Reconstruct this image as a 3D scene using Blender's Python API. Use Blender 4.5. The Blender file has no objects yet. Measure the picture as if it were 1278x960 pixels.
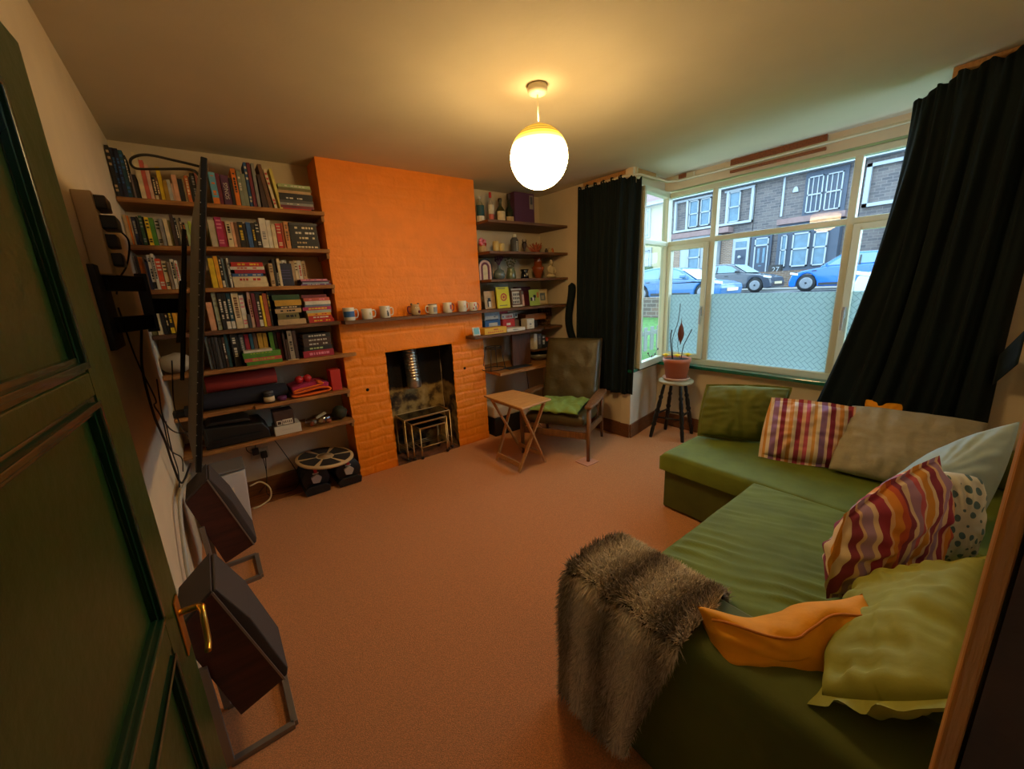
import bpy, bmesh, math, random
from mathutils import Vector, Matrix, noise
random.seed(7)
PI = math.pi
sc = bpy.context.scene
COL = sc.collection
# ---------------------------------------------------------------- camera, world, light, exposure
cam = bpy.data.cameras.new('camera'); camo = bpy.data.objects.new('camera', cam); COL.objects.link(camo)
YAW, PITCH, ROLL, FPX = 0.6494, -0.2365, -0.0461, 492.1
fw = Vector((math.sin(YAW)*math.cos(PITCH), math.cos(YAW)*math.cos(PITCH), math.sin(PITCH)))
r0 = Vector((math.cos(YAW), -math.sin(YAW), 0)); u0 = r0.cross(fw)
rt = r0*math.cos(ROLL) + u0*math.sin(ROLL); up = rt.cross(fw)
camo.matrix_world = Matrix(((rt.x, up.x, -fw.x, 0), (rt.y, up.y, -fw.y, 0), (rt.z, up.z, -fw.z, 1.5), (0, 0, 0, 1)))
cam.sensor_width = 36; cam.lens = FPX/1278*36; cam.clip_start = 0.02; cam.clip_end = 300
sc.camera = camo
SKY = 4.6; SKYCOL = (0.62, 0.84, 1.0)
LAMP = 44.0; LAMPCOL = (1.0, 0.66, 0.27); TOPW = 0.7
w = bpy.data.worlds.new('overcast_sky'); sc.world = w; w.use_nodes = True
bgn = w.node_tree.nodes['Background']; bgn.inputs[0].default_value = (*SKYCOL, 1); bgn.inputs[1].default_value = SKY
sc.view_settings.view_transform = 'Standard'; sc.view_settings.look = 'None'
sc.view_settings.exposure = 0.60; sc.view_settings.gamma = 1.0; sc.view_settings.use_curve_mapping = False
sc.cycles.max_bounces = 8; sc.cycles.diffuse_bounces = 5; sc.cycles.transparent_max_bounces = 12
sc.cycles.sample_clamp_indirect = 6.0; sc.cycles.use_denoising = True
sc.cycles.caustics_reflective = False; sc.cycles.caustics_refractive = False
def portal(loc, rot, sx, sy):
    l = bpy.data.lights.new('window_portal', 'AREA'); l.shape = 'RECTANGLE'; l.size = sx; l.size_y = sy
    l.cycles.is_portal = True
    o = bpy.data.objects.new('window_portal', l); COL.objects.link(o); o.location = loc; o.rotation_euler = rot
portal((3.83, 1.37, 1.50), (0, PI/2, 0), 1.75, 1.95)          # bay front window opening
portal((3.50, 2.36, 1.50), (PI/2, 0, 0), 0.6, 1.75)
# ---------------------------------------------------------------- materials
def lin(c):
    return tuple(((v/255)/12.92 if v/255 <= 0.04045 else ((v/255+0.055)/1.055)**2.4) for v in c)
MATS = {}
def mat(name, rgb, rough=0.6, metal=0.0, var=0.0, scale=20.0, bump=0.0, bscale=None, sheen=0.0, emit=None, alpha=None,
        stretch=None, coat=0.0, second=None, ramp=(0.35, 0.65), detail=3.0, spec=None):
    if name in MATS: return MATS[name]
    m = bpy.data.materials.new(name); m.use_nodes = True; nt = m.node_tree; N = nt.nodes; L = nt.links
    b = N['Principled BSDF']; c = lin(rgb)
    b.inputs['Base Color'].default_value = (*c, 1); b.inputs['Roughness'].default_value = rough; b.inputs['Metallic'].default_value = metal
    if sheen: b.inputs['Sheen Weight'].default_value = sheen; b.inputs['Sheen Roughness'].default_value = 0.4
    if sheen: b.inputs['Sheen Tint'].default_value = (*[min(1, v*2.5+.1) for v in c], 1)
    if coat: b.inputs['Coat Weight'].default_value = coat
    if spec is not None: b.inputs['Specular IOR Level'].default_value = spec
    if emit: b.inputs['Emission Color'].default_value = (*c, 1); b.inputs['Emission Strength'].default_value = emit
    if alpha is not None: b.inputs['Alpha'].default_value = alpha
    if var or bump or second:
        tc = N.new('ShaderNodeTexCoord'); mp = N.new('ShaderNodeMapping'); L.new(tc.outputs['Object'], mp.inputs[0])
        if stretch: mp.inputs['Scale'].default_value = stretch
    if var or second:
        n = N.new('ShaderNodeTexNoise'); n.inputs['Scale'].default_value = scale; n.inputs['Detail'].default_value = detail
        L.new(mp.outputs[0], n.inputs['Vector'])
        cr = N.new('ShaderNodeValToRGB'); L.new(n.outputs['Fac'], cr.inputs[0])
        c2 = lin(second) if second else tuple(v*(1-var) for v in c)
        c1 = c if second else tuple(min(1, v*(1+var)) for v in c)
        cr.color_ramp.elements[0].position = ramp[0]; cr.color_ramp.elements[1].position = ramp[1]
        cr.color_ramp.elements[0].color = (*c2, 1); cr.color_ramp.elements[1].color = (*c1, 1)
        L.new(cr.outputs[0], b.inputs['Base Color'])
    if bump:
        n2 = N.new('ShaderNodeTexNoise'); n2.inputs['Scale'].default_value = bscale or scale*4; n2.inputs['Detail'].default_value = 4
        L.new(mp.outputs[0], n2.inputs['Vector'])
        bp = N.new('ShaderNodeBump'); bp.inputs['Strength'].default_value = bump; bp.inputs['Distance'].default_value = 0.01
        L.new(n2.outputs['Fac'], bp.inputs['Height']); L.new(bp.outputs[0], b.inputs['Normal'])
    MATS[name] = m; return m
def stripes(name, cols, axis, freq, rough=0.85, noise_amt=0.01, bump=0.2, shear=0.0):
    """repeating coloured bands woven across a cloth, along one local axis; cols = [(position, rgb)]"""
    m = bpy.data.materials.new(name); m.use_nodes = True; nt = m.node_tree; N = nt.nodes; L = nt.links
    b = N['Principled BSDF']; b.inputs['Roughness'].default_value = rough
    tc = N.new('ShaderNodeTexCoord'); sp = N.new('ShaderNodeSeparateXYZ'); L.new(tc.outputs['Object'], sp.inputs[0])
    mu = N.new('ShaderNodeMath'); mu.operation = 'MULTIPLY'; mu.inputs[1].default_value = freq; sy = N.new('ShaderNodeMath'); sy.operation = 'MULTIPLY_ADD'; sy.inputs[1].default_value = -shear; L.new(sp.outputs[1], sy.inputs[0]); L.new(sp.outputs[axis], sy.inputs[2]); L.new(sy.outputs[0], mu.inputs[0])
    ad = N.new('ShaderNodeMath'); ad.operation = 'ADD'; ad.inputs[1].default_value = 10.0; L.new(mu.outputs[0], ad.inputs[0])
    fr = N.new('ShaderNodeMath'); fr.operation = 'FRACT'; L.new(ad.outputs[0], fr.inputs[0])
    cr = N.new('ShaderNodeValToRGB'); cr.color_ramp.interpolation = 'CONSTANT'; L.new(fr.outputs[0], cr.inputs[0])
    e = cr.color_ramp.elements
    while len(e) > 1: e.remove(e[-1])
    e[0].position = cols[0][0]; e[0].color = (*lin(cols[0][1]), 1)
    for p, c in cols[1:]:
        k = e.new(p); k.color = (*lin(c), 1)
    L.new(cr.outputs[0], b.inputs['Base Color'])
    n2 = N.new('ShaderNodeTexNoise'); n2.inputs['Scale'].default_value = 14; L.new(tc.outputs['Object'], n2.inputs['Vector'])
    bp = N.new('ShaderNodeBump'); bp.inputs['Strength'].default_value = bump; bp.inputs['Distance'].default_value = 0.02
    L.new(n2.outputs['Fac'], bp.inputs['Height']); L.new(bp.outputs[0], b.inputs['Normal'])
    MATS[name] = m; return m
def wood(name, rgb, dark, rough=0.6, scale=(1, 14, 14), sc_=6.0):
    return mat(name, rgb, rough, second=dark, scale=sc_, stretch=scale, ramp=(0.3, 0.7), bump=0.25, bscale=18, detail=6)
# ---------------------------------------------------------------- object helpers
LOC = {}
def props(o, label=None, cat=None, group=None, kind=None):
    if label: o['label'] = label
    if cat: o['category'] = cat
    if group: o['group'] = group
    if kind: o['kind'] = kind
def thing(name, label, cat, loc, group=None, rot=None):
    o = bpy.data.objects.new(name, None); COL.objects.link(o); o.location = loc; o.empty_display_size = 0.05
    if rot is not None: o.rotation_euler = (0, 0, rot); LOC[o.name] = Vector((0, 0, 0))
    else: LOC[o.name] = Vector(loc)
    props(o, label, cat, group); return o
class MB:
    def __init__(s): s.v = []; s.f = []; s.m = []; s.cur = 0; s.smooth = []
    def add(s, vs, fs, smooth=False):
        k = len(s.v); s.v += [tuple(v) for v in vs]
        for f in fs: s.f.append(tuple(i+k for i in f)); s.m.append(s.cur); s.smooth.append(smooth)
        return s
    def mat(s, i): s.cur = i; return s
    def box(s, x0, x1, y0, y1, z0, z1):
        return s.add([(x0,y0,z0),(x1,y0,z0),(x1,y1,z0),(x0,y1,z0),(x0,y0,z1),(x1,y0,z1),(x1,y1,z1),(x0,y1,z1)],
                     [(0,3,2,1),(4,5,6,7),(0,1,5,4),(1,2,6,5),(2,3,7,6),(3,0,4,7)])
    def obox(s, c, ax, ay, az):
        c = Vector(c); ax = Vector(ax); ay = Vector(ay); az = Vector(az); vs = []
        for k in (-1, 1):
            for i, j in ((-1,-1),(1,-1),(1,1),(-1,1)): vs.append(c+ax*i+ay*j+az*k)
        return s.add(vs, [(0,3,2,1),(4,5,6,7),(0,1,5,4),(1,2,6,5),(2,3,7,6),(3,0,4,7)])
    def bar(s, a, b, w_, h_, up_=(0,0,1)):
        a = Vector(a); b = Vector(b); d = b-a; l = d.length/2; d.normalize(); u = Vector(up_)
        if abs(d.dot(u)) > .99: u = Vector((1,0,0))
        sd = d.cross(u).normalized(); u = sd.cross(d)
        return s.obox((a+b)/2, d*l, sd*(w_/2), u*(h_/2))
    def prism(s, poly, axis, a, b):
        """poly of 2D points, pushed along axis ('x': points are (y,z); 'y': (x,z); 'z': (x,y))"""
        n = len(poly); P = []
        for t in (a, b):
            for p, q in poly: P.append((t,p,q) if axis == 'x' else (p,t,q) if axis == 'y' else (p,q,t))
        fs = [tuple(range(n)), tuple(range(2*n-1, n-1, -1))]
        for i in range(n): j = (i+1) % n; fs.append((i, i+n, j+n, j))
        return s.add(P, fs)
    def tube(s, pts, r, n=8, cap=True):
        pts = [Vector(p) for p in pts]; rs = r if isinstance(r, (list, tuple)) else [r]*len(pts)
        vs = []; fs = []; prev = None
        for i, p in enumerate(pts):
            d = (pts[min(i+1, len(pts)-1)]-pts[max(i-1, 0)]).normalized()
            if prev is None:
                u = Vector((0,0,1)) if abs(d.z) < .9 else Vector((1,0,0)); a = d.cross(u).normalized()
            else: a = (prev-d*prev.dot(d)).normalized()
            prev = a; b = d.cross(a)
            for k in range(n): t = 2*PI*k/n; vs.append(p+(a*math.cos(t)+b*math.sin(t))*rs[i])
        for i in range(len(pts)-1):
            for k in range(n): j = (k+1) % n; fs.append((i*n+k, i*n+j, (i+1)*n+j, (i+1)*n+k))
        if cap: fs.append(tuple(range(n-1, -1, -1))); fs.append(tuple((len(pts)-1)*n+k for k in range(n)))
        return s.add(vs, fs, True)
    def lathe(s, prof, c=(0,0,0), n=20, axis='z', sq=None):
        vs = []; fs = []; c = Vector(c)
        for r, h in prof:
            for k in range(n):
                t = 2*PI*k/n; x = r*math.cos(t); y = r*math.sin(t)
                if sq: y *= sq
                vs.append(c+Vector((x,y,h) if axis == 'z' else (h,x,y) if axis == 'x' else (x,h,y)))
        for i in range(len(prof)-1):
            for k in range(n): j = (k+1) % n; fs.append((i*n+k, i*n+j, (i+1)*n+j, (i+1)*n+k))
        if prof[0][0] > 1e-5: fs.append(tuple(range(n-1, -1, -1)))
        if prof[-1][0] > 1e-5: fs.append(tuple((len(prof)-1)*n+k for k in range(n)))
        return s.add(vs, fs, True)
    def ball(s, c, r, n=12, sz=1.0):
        return s.lathe([(max(1e-6, r*math.sin(PI*i/n)), -r*sz*math.cos(PI*i/n)) for i in range(n+1)], c, n*2 if n < 12 else 20)
    def grid(s, fn, nu, nv, smooth=True, closed_u=False):
        vs = [fn(i/nu, j/nv) for j in range(nv+1) for i in range(nu+1)]
        fs = [(j*(nu+1)+i, j*(nu+1)+i+1, (j+1)*(nu+1)+i+1, (j+1)*(nu+1)+i) for j in range(nv) for i in range(nu)]
        return s.add(vs, fs, smooth)
    def build(s, name, mats, parent=None, bevel=0, sub=0, solid=0, label=None, cat=None, group=None, kind=None, origin=None, seg=2, tri=False):
        if not isinstance(mats, (list, tuple)): mats = [mats]
        if parent is not None: off = LOC[parent.name]
        elif origin is not None: off = Vector(origin)
        else:
            xs = [v[0] for v in s.v]; ys = [v[1] for v in s.v]; zs = [v[2] for v in s.v]
            off = Vector(((min(xs)+max(xs))/2, (min(ys)+max(ys))/2, min(zs)))
        me = bpy.data.meshes.new(name); me.from_pydata([tuple(Vector(v)-off) for v in s.v], [], s.f)
        for m_ in mats: me.materials.append(m_)
        me.polygons.foreach_set('material_index', s.m); me.polygons.foreach_set('use_smooth', s.smooth)
        bm = bmesh.new(); bm.from_mesh(me); bmesh.ops.remove_doubles(bm, verts=bm.verts, dist=1e-6)
        bmesh.ops.recalc_face_normals(bm, faces=bm.faces); bm.to_mesh(me); bm.free(); me.update()
        o = bpy.data.objects.new(name, me); COL.objects.link(o)
        if parent is not None: o.parent = parent; LOC[o.name] = off
        else: o.location = off; LOC[o.name] = off
        if bevel:
            md = o.modifiers.new('bevel', 'BEVEL'); md.width = bevel; md.segments = seg; md.limit_method = 'ANGLE'; md.angle_limit = math.radians(40)
        if solid: md = o.modifiers.new('solid', 'SOLIDIFY'); md.thickness = solid; md.offset = 0
        if sub: md = o.modifiers.new('sub', 'SUBSURF'); md.levels = sub; md.render_levels = sub
        props(o, label, cat, group, kind); return o
def structure(mb, name, m, **k): return mb.build(name, m, kind='structure', **k)
def bez(pts, n=8):
    """smooth path through points (Catmull-Rom)"""
    P = [Vector(p) for p in pts]; P = [P[0]*2-P[1]] + P + [P[-1]*2-P[-2]]; out = []
    for i in range(1, len(P)-2):
        for k in range(n):
            t = k/n; a, b, c, d = P[i-1], P[i], P[i+1], P[i+2]
            out.append(0.5*((2*b)+(c-a)*t+(2*a-5*b+4*c-d)*t*t+(3*b-a-3*c+d)*t**3))
    out.append(P[-2]); return out
def basis(o, right, upv, loc):
    r_ = Vector(right).normalized(); n_ = r_.cross(Vector(upv)).normalized(); u_ = n_.cross(r_)
    o.matrix_world = Matrix(((r_.x, u_.x, n_.x, loc[0]), (r_.y, u_.y, n_.y, loc[1]), (r_.z, u_.z, n_.z, loc[2]), (0,0,0,1)))
def fbm(p, s=1.0): return noise.noise(Vector(p)*s)
ORD = 'first second third fourth fifth sixth seventh eighth ninth tenth eleventh twelfth thirteenth fourteenth fifteenth sixteenth seventeenth eighteenth nineteenth twentieth twenty-first twenty-second twenty-third twenty-fourth twenty-fifth twenty-sixth twenty-seventh twenty-eighth twenty-ninth thirtieth thirty-first thirty-second thirty-third thirty-fourth thirty-fifth thirty-sixth thirty-seventh thirty-eighth thirty-ninth fortieth'.split()
# ================================================================ THE SETTING
H = 2.475; XL = -0.265; YB = 3.53; R = 3.164; XB = 3.768
BX0, BX1, BY = 0.82, 2.146, 3.262
m_wall = mat('wall_paint', (214, 196, 166), 0.9, var=0.03, scale=6, bump=0.12, bscale=60)
m_wallL = m_wall
m_ceil = mat('ceiling_paint', (206, 196, 174), 0.95, var=0.03, scale=2.5, bump=0.08, bscale=40)
m_carpet = mat('carpet_pile', (232, 152, 100), 0.95, var=0.16, scale=180, bump=0.9, bscale=420, sheen=0.3)
m_orange = mat('orange_wall_paint', (246, 138, 12), 0.55, var=0.04, scale=9, bump=0.25, bscale=55)
m_skirt = wood('stained_skirting', (128, 78, 38), (92, 52, 24))
m_board = wood('shelf_board', (184, 126, 62), (128, 80, 36), 0.65)
m_boardd = wood('dark_shelf_board', (124, 84, 52), (72, 44, 26), 0.65)
m_upvc = mat('white_window_plastic', (206, 202, 176), 0.35)
m_upvc2 = mat('white_trim_paint', (205, 196, 170), 0.5)
def floor_height(x, y): return 0
fl = MB(); fl.box(-0.5, 3.25, -0.6, 3.9, -0.06, 0.0); fl.box(3.25, 3.86, 0.2, 2.45, -0.06, 0.0)
structure(fl, 'floor', m_carpet)
cl = MB(); cl.box(-0.5, 3.3, -0.6, 3.9, H, H+0.06); cl.box(3.3, 4.0, 0.1, 2.6, H, H+0.06)
structure(cl, 'ceiling', m_ceil)
structure(MB().box(XL-0.12, XL, -0.6, 3.7, 0, H), 'wall_left', m_wall)
structure(MB().box(XL, R+0.12, YB, YB+0.12, 0, H), 'wall_back', m_wall)
structure(MB().box(R, R+0.12, 2.30, YB, 0, H), 'wall_right', m_wall)
structure(MB().box(R, R+0.12, -0.20, 0.17, 0, H), 'wall_right_near', m_wall)
structure(MB().box(0.46, R, -0.22, -0.10, 0, H), 'wall_near', m_wall)
structure(MB().box(-0.4, 0.46, -0.55, -0.50, 0, H), 'wall_hall', mat('hall_wall', (120, 96, 70), 0.9))
# bay: side return, front wall under the sill, wall over the window
def quadwall(mb, a, b, z0, z1, t=0.10):
    a = Vector((*a, 0)); b = Vector((*b, 0)); d = (b-a).normalized(); n_ = Vector((d.y, -d.x, 0))*t
    mb.add([(a.x,a.y,z0),(b.x,b.y,z0),(b.x+n_.x,b.y+n_.y,z0),(a.x+n_.x,a.y+n_.y,z0),(a.x,a.y,z1),(b.x,b.y,z1),(b.x+n_.x,b.y+n_.y,z1),(a.x+n_.x,a.y+n_.y,z1)],
           [(0,3,2,1),(4,5,6,7),(0,1,5,4),(1,2,6,5),(2,3,7,6),(3,0,4,7)])
PA, PB, PC, PD = (R, 2.26), (XB, 2.36), (XB, 0.42), (R, 0.17)
SILL = 0.70; TOP = 2.33
for nm, a, b in (('wall_bay_far', PB, PA), ('wall_bay_front', PC, PB), ('wall_bay_near', PD, PC)):
    q = MB(); quadwall(q, a, b, 0, SILL-0.03); quadwall(q, a, b, TOP+0.02, H); structure(q, nm, m_wall)
# skirting boards
structure(MB().box(R-0.018, R, 2.26, YB, 0, 0.14), 'baseboard_right', m_skirt, bevel=0.004)
q = MB(); quadwall(q, (XB-0.02, 2.34), (R, 2.242), 0, 0.14, 0.018); structure(q, 'baseboard_bay_far', m_skirt, bevel=0.004)
structure(MB().box(XB-0.02, XB, 0.42, 2.34, 0, 0.14), 'baseboard_bay_front', m_skirt, bevel=0.004)
structure(MB().box(XL, BX0, YB-0.02, YB, 0, 0.13), 'baseboard_back', m_skirt, bevel=0.004)
structure(MB().box(0.02, 0.60, 3.33, 3.51, 0, 0.006), 'trim_floorboards', wood('bare_boards', (150, 88, 40), (110, 60, 26)))
# window sill, green gloss paint
m_green_gloss = mat('green_gloss_paint', (22, 96, 74), 0.2, coat=0.5)
sl = MB(); sl.prism([(R-0.03, 2.225), (XB-0.10, 2.30), (XB-0.10, 0.45), (R-0.03, 0.20), (R-0.03, 0.10), (XB+0.02, 0.36), (XB+0.02, 2.42), (R-0.03, 2.32)], 'z', SILL-0.03, SILL)
structure(sl, 'trim_window_sill', m_green_gloss, bevel=0.004)
# doorway post on the right of the camera and the dark door lining behind it
m_oak = wood('oiled_oak_post', (198, 134, 62), (164, 104, 42), 0.45, (14, 14, 1))
structure(MB().box(0.40, 0.47, -0.021, -0.0102, 0, 2.1), 'trim_door_post', m_oak, bevel=0.003)
structure(MB().box(0.405, 0.455, -0.40, -0.0235, 0, 2.1), 'trim_door_lining', mat('dark_brown_lining', (62, 36, 24), 0.6, var=.3, scale=12, bump=.3))
# ---------------------------------------------------------------- chimney breast: painted brick relief
FX0, FX1, FZ = 1.153, 1.789, 1.035
def relief(x, z):
    ch, bl = 0.078, 0.235
    wob = 0.011*fbm((x*6, 0, z*6))+.005*fbm((x*17, 2, z*17))
    zz = z + wob; row = math.floor(zz/ch); fx = (x + wob*1.5 + (bl/2 if row % 2 else 0))/bl
    dz = min(zz/ch-row, 1-(zz/ch-row))*ch; dx = (min(fx-math.floor(fx), 1-(fx-math.floor(fx))))*bl
    j = min(dz, dx); k = math.floor(fx)
    w_ = 0.012 + 0.006*fbm((x*20, 5, z*20))
    dep = max(0.0, 1-j/max(w_, .004)); dep = dep*dep*(3-2*dep)
    amp = 0.72 if z < 1.30 else 0.30
    sel = 0.5+0.5*noise.noise(Vector((x*3.1, 9, z*3.1)))
    amp *= 0.45+1.1*max(0, sel)
    h = -0.0075*dep*amp + amp*0.003*noise.noise(Vector((row*3.7, k*1.9, 0))) + amp*0.0022*fbm((x*25, 0, z*25)) + 0.0012*fbm((x*70, 3, z*70))*min(1, amp)
    # lintel: a flat soldier course with a raised edge line over the opening
    if 1.00 < x < 1.95 and FZ <= z < 1.185: h = 0.001*fbm((x*30, 0, z*30))+0.004
    if 0.99 < x < 1.95 and 1.185 <= z < 1.20: h = -0.010
    if 1.93 < x < 1.945 and 1.09 <= z < 1.2: h = -0.008
    return h
def edge(z, s): return 0.010*noise.noise(Vector((math.floor(z/0.078)*2.3, s*7, 0)))+0.004*fbm((s*3, 0, z*30))
br = MB(); cs = 0.010
nx = int((BX1-BX0)/cs); nz = int(H/cs); idx = {}
def bv(i, k):
    if (i, k) not in idx:
        x = BX0+(BX1-BX0)*i/nx; z = H*k/nz; xx = x
        if i == 0: xx += edge(z, 1)*0.35
        if i == nx: xx += edge(z, 2)*0.5
        y = BY-relief(x, z)
        for ex, sg in ((FX0, 3), (FX1, 4)):
            if z < FZ+.02 and abs(x-ex) < 0.012: xx = ex+edge(z, sg)
        idx[(i, k)] = len(br.v); br.v.append((xx, y, z))
    return idx[(i, k)]
for k in range(nz):
    for i in range(nx):
        x = BX0+(BX1-BX0)*(i+.5)/nx; z = H*(k+.5)/nz
        if FX0 < x < FX1 and z < FZ: continue
        br.f.append((bv(i, k), bv(i+1, k), bv(i+1, k+1), bv(i, k+1))); br.m.append(0); br.smooth.append(True)
br.box(BX0+.004, FX0-.012, BY+.012, YB, 0, H); br.box(FX1+.012, BX1-.006, BY+.012, YB, 0, H); br.box(FX0-.012, FX1+.012, BY+.012, YB, FZ+.012, H)
structure(br, 'wall_chimney_breast', m_orange)
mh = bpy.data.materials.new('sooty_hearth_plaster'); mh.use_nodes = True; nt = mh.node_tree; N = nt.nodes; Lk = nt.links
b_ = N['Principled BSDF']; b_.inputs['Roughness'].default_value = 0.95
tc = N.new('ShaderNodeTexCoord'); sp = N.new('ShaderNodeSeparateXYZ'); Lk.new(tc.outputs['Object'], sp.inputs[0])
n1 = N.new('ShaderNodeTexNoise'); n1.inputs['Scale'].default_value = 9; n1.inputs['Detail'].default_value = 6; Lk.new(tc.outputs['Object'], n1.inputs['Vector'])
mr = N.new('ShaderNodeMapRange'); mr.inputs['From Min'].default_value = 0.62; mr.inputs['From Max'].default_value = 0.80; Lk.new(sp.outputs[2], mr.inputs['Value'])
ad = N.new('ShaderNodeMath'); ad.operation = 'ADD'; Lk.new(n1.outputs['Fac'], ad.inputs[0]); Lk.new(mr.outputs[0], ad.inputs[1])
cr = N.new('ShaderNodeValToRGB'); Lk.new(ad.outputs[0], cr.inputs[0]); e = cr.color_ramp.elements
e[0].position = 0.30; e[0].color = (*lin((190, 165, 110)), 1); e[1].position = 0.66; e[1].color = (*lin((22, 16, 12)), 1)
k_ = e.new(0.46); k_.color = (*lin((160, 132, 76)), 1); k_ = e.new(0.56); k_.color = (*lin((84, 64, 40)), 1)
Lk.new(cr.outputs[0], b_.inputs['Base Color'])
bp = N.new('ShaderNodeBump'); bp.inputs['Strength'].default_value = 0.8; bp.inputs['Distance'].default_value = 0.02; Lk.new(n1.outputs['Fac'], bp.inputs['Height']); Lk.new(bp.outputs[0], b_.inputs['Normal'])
hb = MB(); hb.grid(lambda a, c: (FX0+(FX1-FX0)*a, YB-0.006-0.006*fbm((a*7, 0, c*9)), (FZ+.01)*c), 30, 40)
hb.grid(lambda a, c: (FX0-.004+0.006*fbm((a*7, 4, c*9)), BY+.006+(YB-BY)*a, (FZ+.01)*c), 14, 40)
hb.grid(lambda a, c: (FX1+.006+0.006*fbm((a*7, 6, c*9)), BY+.006+(YB-BY)*a, (FZ+.01)*c), 14, 40)
hb.box(FX0-.01, FX1+.01, BY+.02, YB, FZ, FZ+.01)
structure(hb, 'wall_hearth', mh, origin=(0, 0, 0))
structure(MB().box(FX0, FX1, BY, YB-.01, 0.0, 0.004), 'trim_hearth_floor', mat('hearth_slab', (150, 92, 60), 0.9, second=(60, 40, 28), scale=7))
for x, z in ((0.97, 0.745), (1.91, 0.78)):
    mb = MB().lathe([(0.014, 0), (0.010, -0.004), (0.001, -0.004)], (x, BY-0.003, z), 8, 'y')
    mb.build('wall_hole', mat('dark_hole', (14, 10, 8), 1), label='dark fixing hole in the orange brick %s the fireplace' % ('left of' if x < 1.5 else 'right of'), cat='hole')
# ---------------------------------------------------------------- curtain battens and rail over the bay
m_batten = wood('bare_batten', (196, 150, 92), (168, 120, 66), 0.6)
m_batdark = wood('stained_batten', (150, 84, 42), (116, 62, 28), 0.6)
structure(MB().bar((R-.012, 2.85, 2.445), (R-.012, 2.36, 2.445), .02, .05), 'trim_1', m_batten)
structure(MB().bar((R+.03, 2.275, 2.445), (R+.34, 2.30, 2.445), .02, .05), 'trim_2', m_batten)
structure(MB().box(R-.03, R+.02, 2.27, 2.33, 2.415, 2.475), 'trim_3', m_upvc2)
structure(MB().bar((XB-.02, 2.26, 2.443), (XB-.02, 2.06, 2.443), .02, .045), 'trim_4', m_upvc2)
structure(MB().bar((XB-.034, 2.20, 2.443), (XB-.034, 2.13, 2.443), .012, .045), 'trim_5', m_batdark)
structure(MB().bar((XB-.02, 1.74, 2.452), (XB-.02, 1.08, 2.452), .022, .045), 'trim_6', m_batdark)
structure(MB().bar((XB-.02, 1.74, 2.383), (XB-.02, 1.08, 2.383), .022, .02), 'trim_7', m_batdark)
structure(MB().bar((R-.012, 0.16, 2.447), (R-.012, -0.01, 2.447), .02, .05), 'trim_8', m_batdark)
structure(MB().bar((R+.01, 0.42, 2.447), (R-.012, 0.16, 2.447), .02, .05), 'trim_9', m_batten)
rl = MB(); path = [(R-.06, 2.88), (R-.06, 2.34), (R+.02, 2.24), (XB-.12, 2.26), (XB-.06, 2.18), (XB-.05, 1.4), (XB-.06, .62), (XB-.14, .52), (R+.05, .36), (R-.05, .22), (R-.05, 0.0)]
rl.tube([Vector((x, y, 2.412)) for x, y in path], 0.011, 6)
rl.build('curtain_rail', m_upvc2, label='white curtain rail following the bay just below the ceiling', cat='curtain rail')
# ---------------------------------------------------------------- windows
def glassmat(name, tint, refl):
    m = bpy.data.materials.new(name); m.use_nodes = True; nt = m.node_tree; nt.nodes.clear(); N = nt.nodes
    o = N.new('ShaderNodeOutputMaterial'); t = N.new('ShaderNodeBsdfTransparent'); g = N.new('ShaderNodeBsdfGlossy'); mx = N.new('ShaderNodeMixShader')
    fr = N.new('ShaderNodeFresnel'); fr.inputs[0].default_value = 1.45
    mu = N.new('ShaderNodeMath'); mu.operation = 'MULTIPLY'; mu.inputs[1].default_value = refl
    t.inputs[0].default_value = (*tint, 1); g.inputs['Roughness'].default_value = 0.0; g.inputs[0].default_value = (1, 1, 1, 1)
    ge = N.new('ShaderNodeNewGeometry'); iv = N.new('ShaderNodeMath'); iv.operation = 'SUBTRACT'; iv.inputs[0].default_value = 1; nt.links.new(ge.outputs['Backfacing'], iv.inputs[1])
    m4 = N.new('ShaderNodeMath'); m4.operation = 'MULTIPLY'; nt.links.new(fr.outputs[0], m4.inputs[0]); nt.links.new(iv.outputs[0], m4.inputs[1])
    nt.links.new(m4.outputs[0], mu.inputs[0]); nt.links.new(mu.outputs[0], mx.inputs[0]); nt.links.new(t.outputs[0], mx.inputs[1]); nt.links.new(g.outputs[0], mx.inputs[2]); nt.links.new(mx.outputs[0], o.inputs[0])
    return m
m_glass = glassmat('clear_glass', (0.90, 0.94, 0.96), 0.5)
def frost(name, col, tr):
    m = bpy.data.materials.new(name); m.use_nodes = True; nt = m.node_tree; nt.nodes.clear(); N = nt.nodes
    o = N.new('ShaderNodeOutputMaterial'); a = N.new('ShaderNodeBsdfTranslucent'); d = N.new('ShaderNodeBsdfDiffuse'); t = N.new('ShaderNodeBsdfTransparent')
    m1 = N.new('ShaderNodeMixShader'); m2 = N.new('ShaderNodeMixShader')
    a.inputs[0].default_value = (*col, 1); d.inputs[0].default_value = (*col, 1); m1.inputs[0].default_value = 0.15; m2.inputs[0].default_value = tr
    nt.links.new(a.outputs[0], m1.inputs[1]); nt.links.new(d.outputs[0], m1.inputs[2]); nt.links.new(m1.outputs[0], m2.inputs[1]); nt.links.new(t.outputs[0], m2.inputs[2]); nt.links.new(m2.outputs[0], o.inputs[0])
    return m
m_frost = frost('frosted_film', (0.46, 0.52, 0.52), 0.03)
m_fline = frost('film_joint', (0.16, 0.22, 0.24), 0.06)
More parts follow.
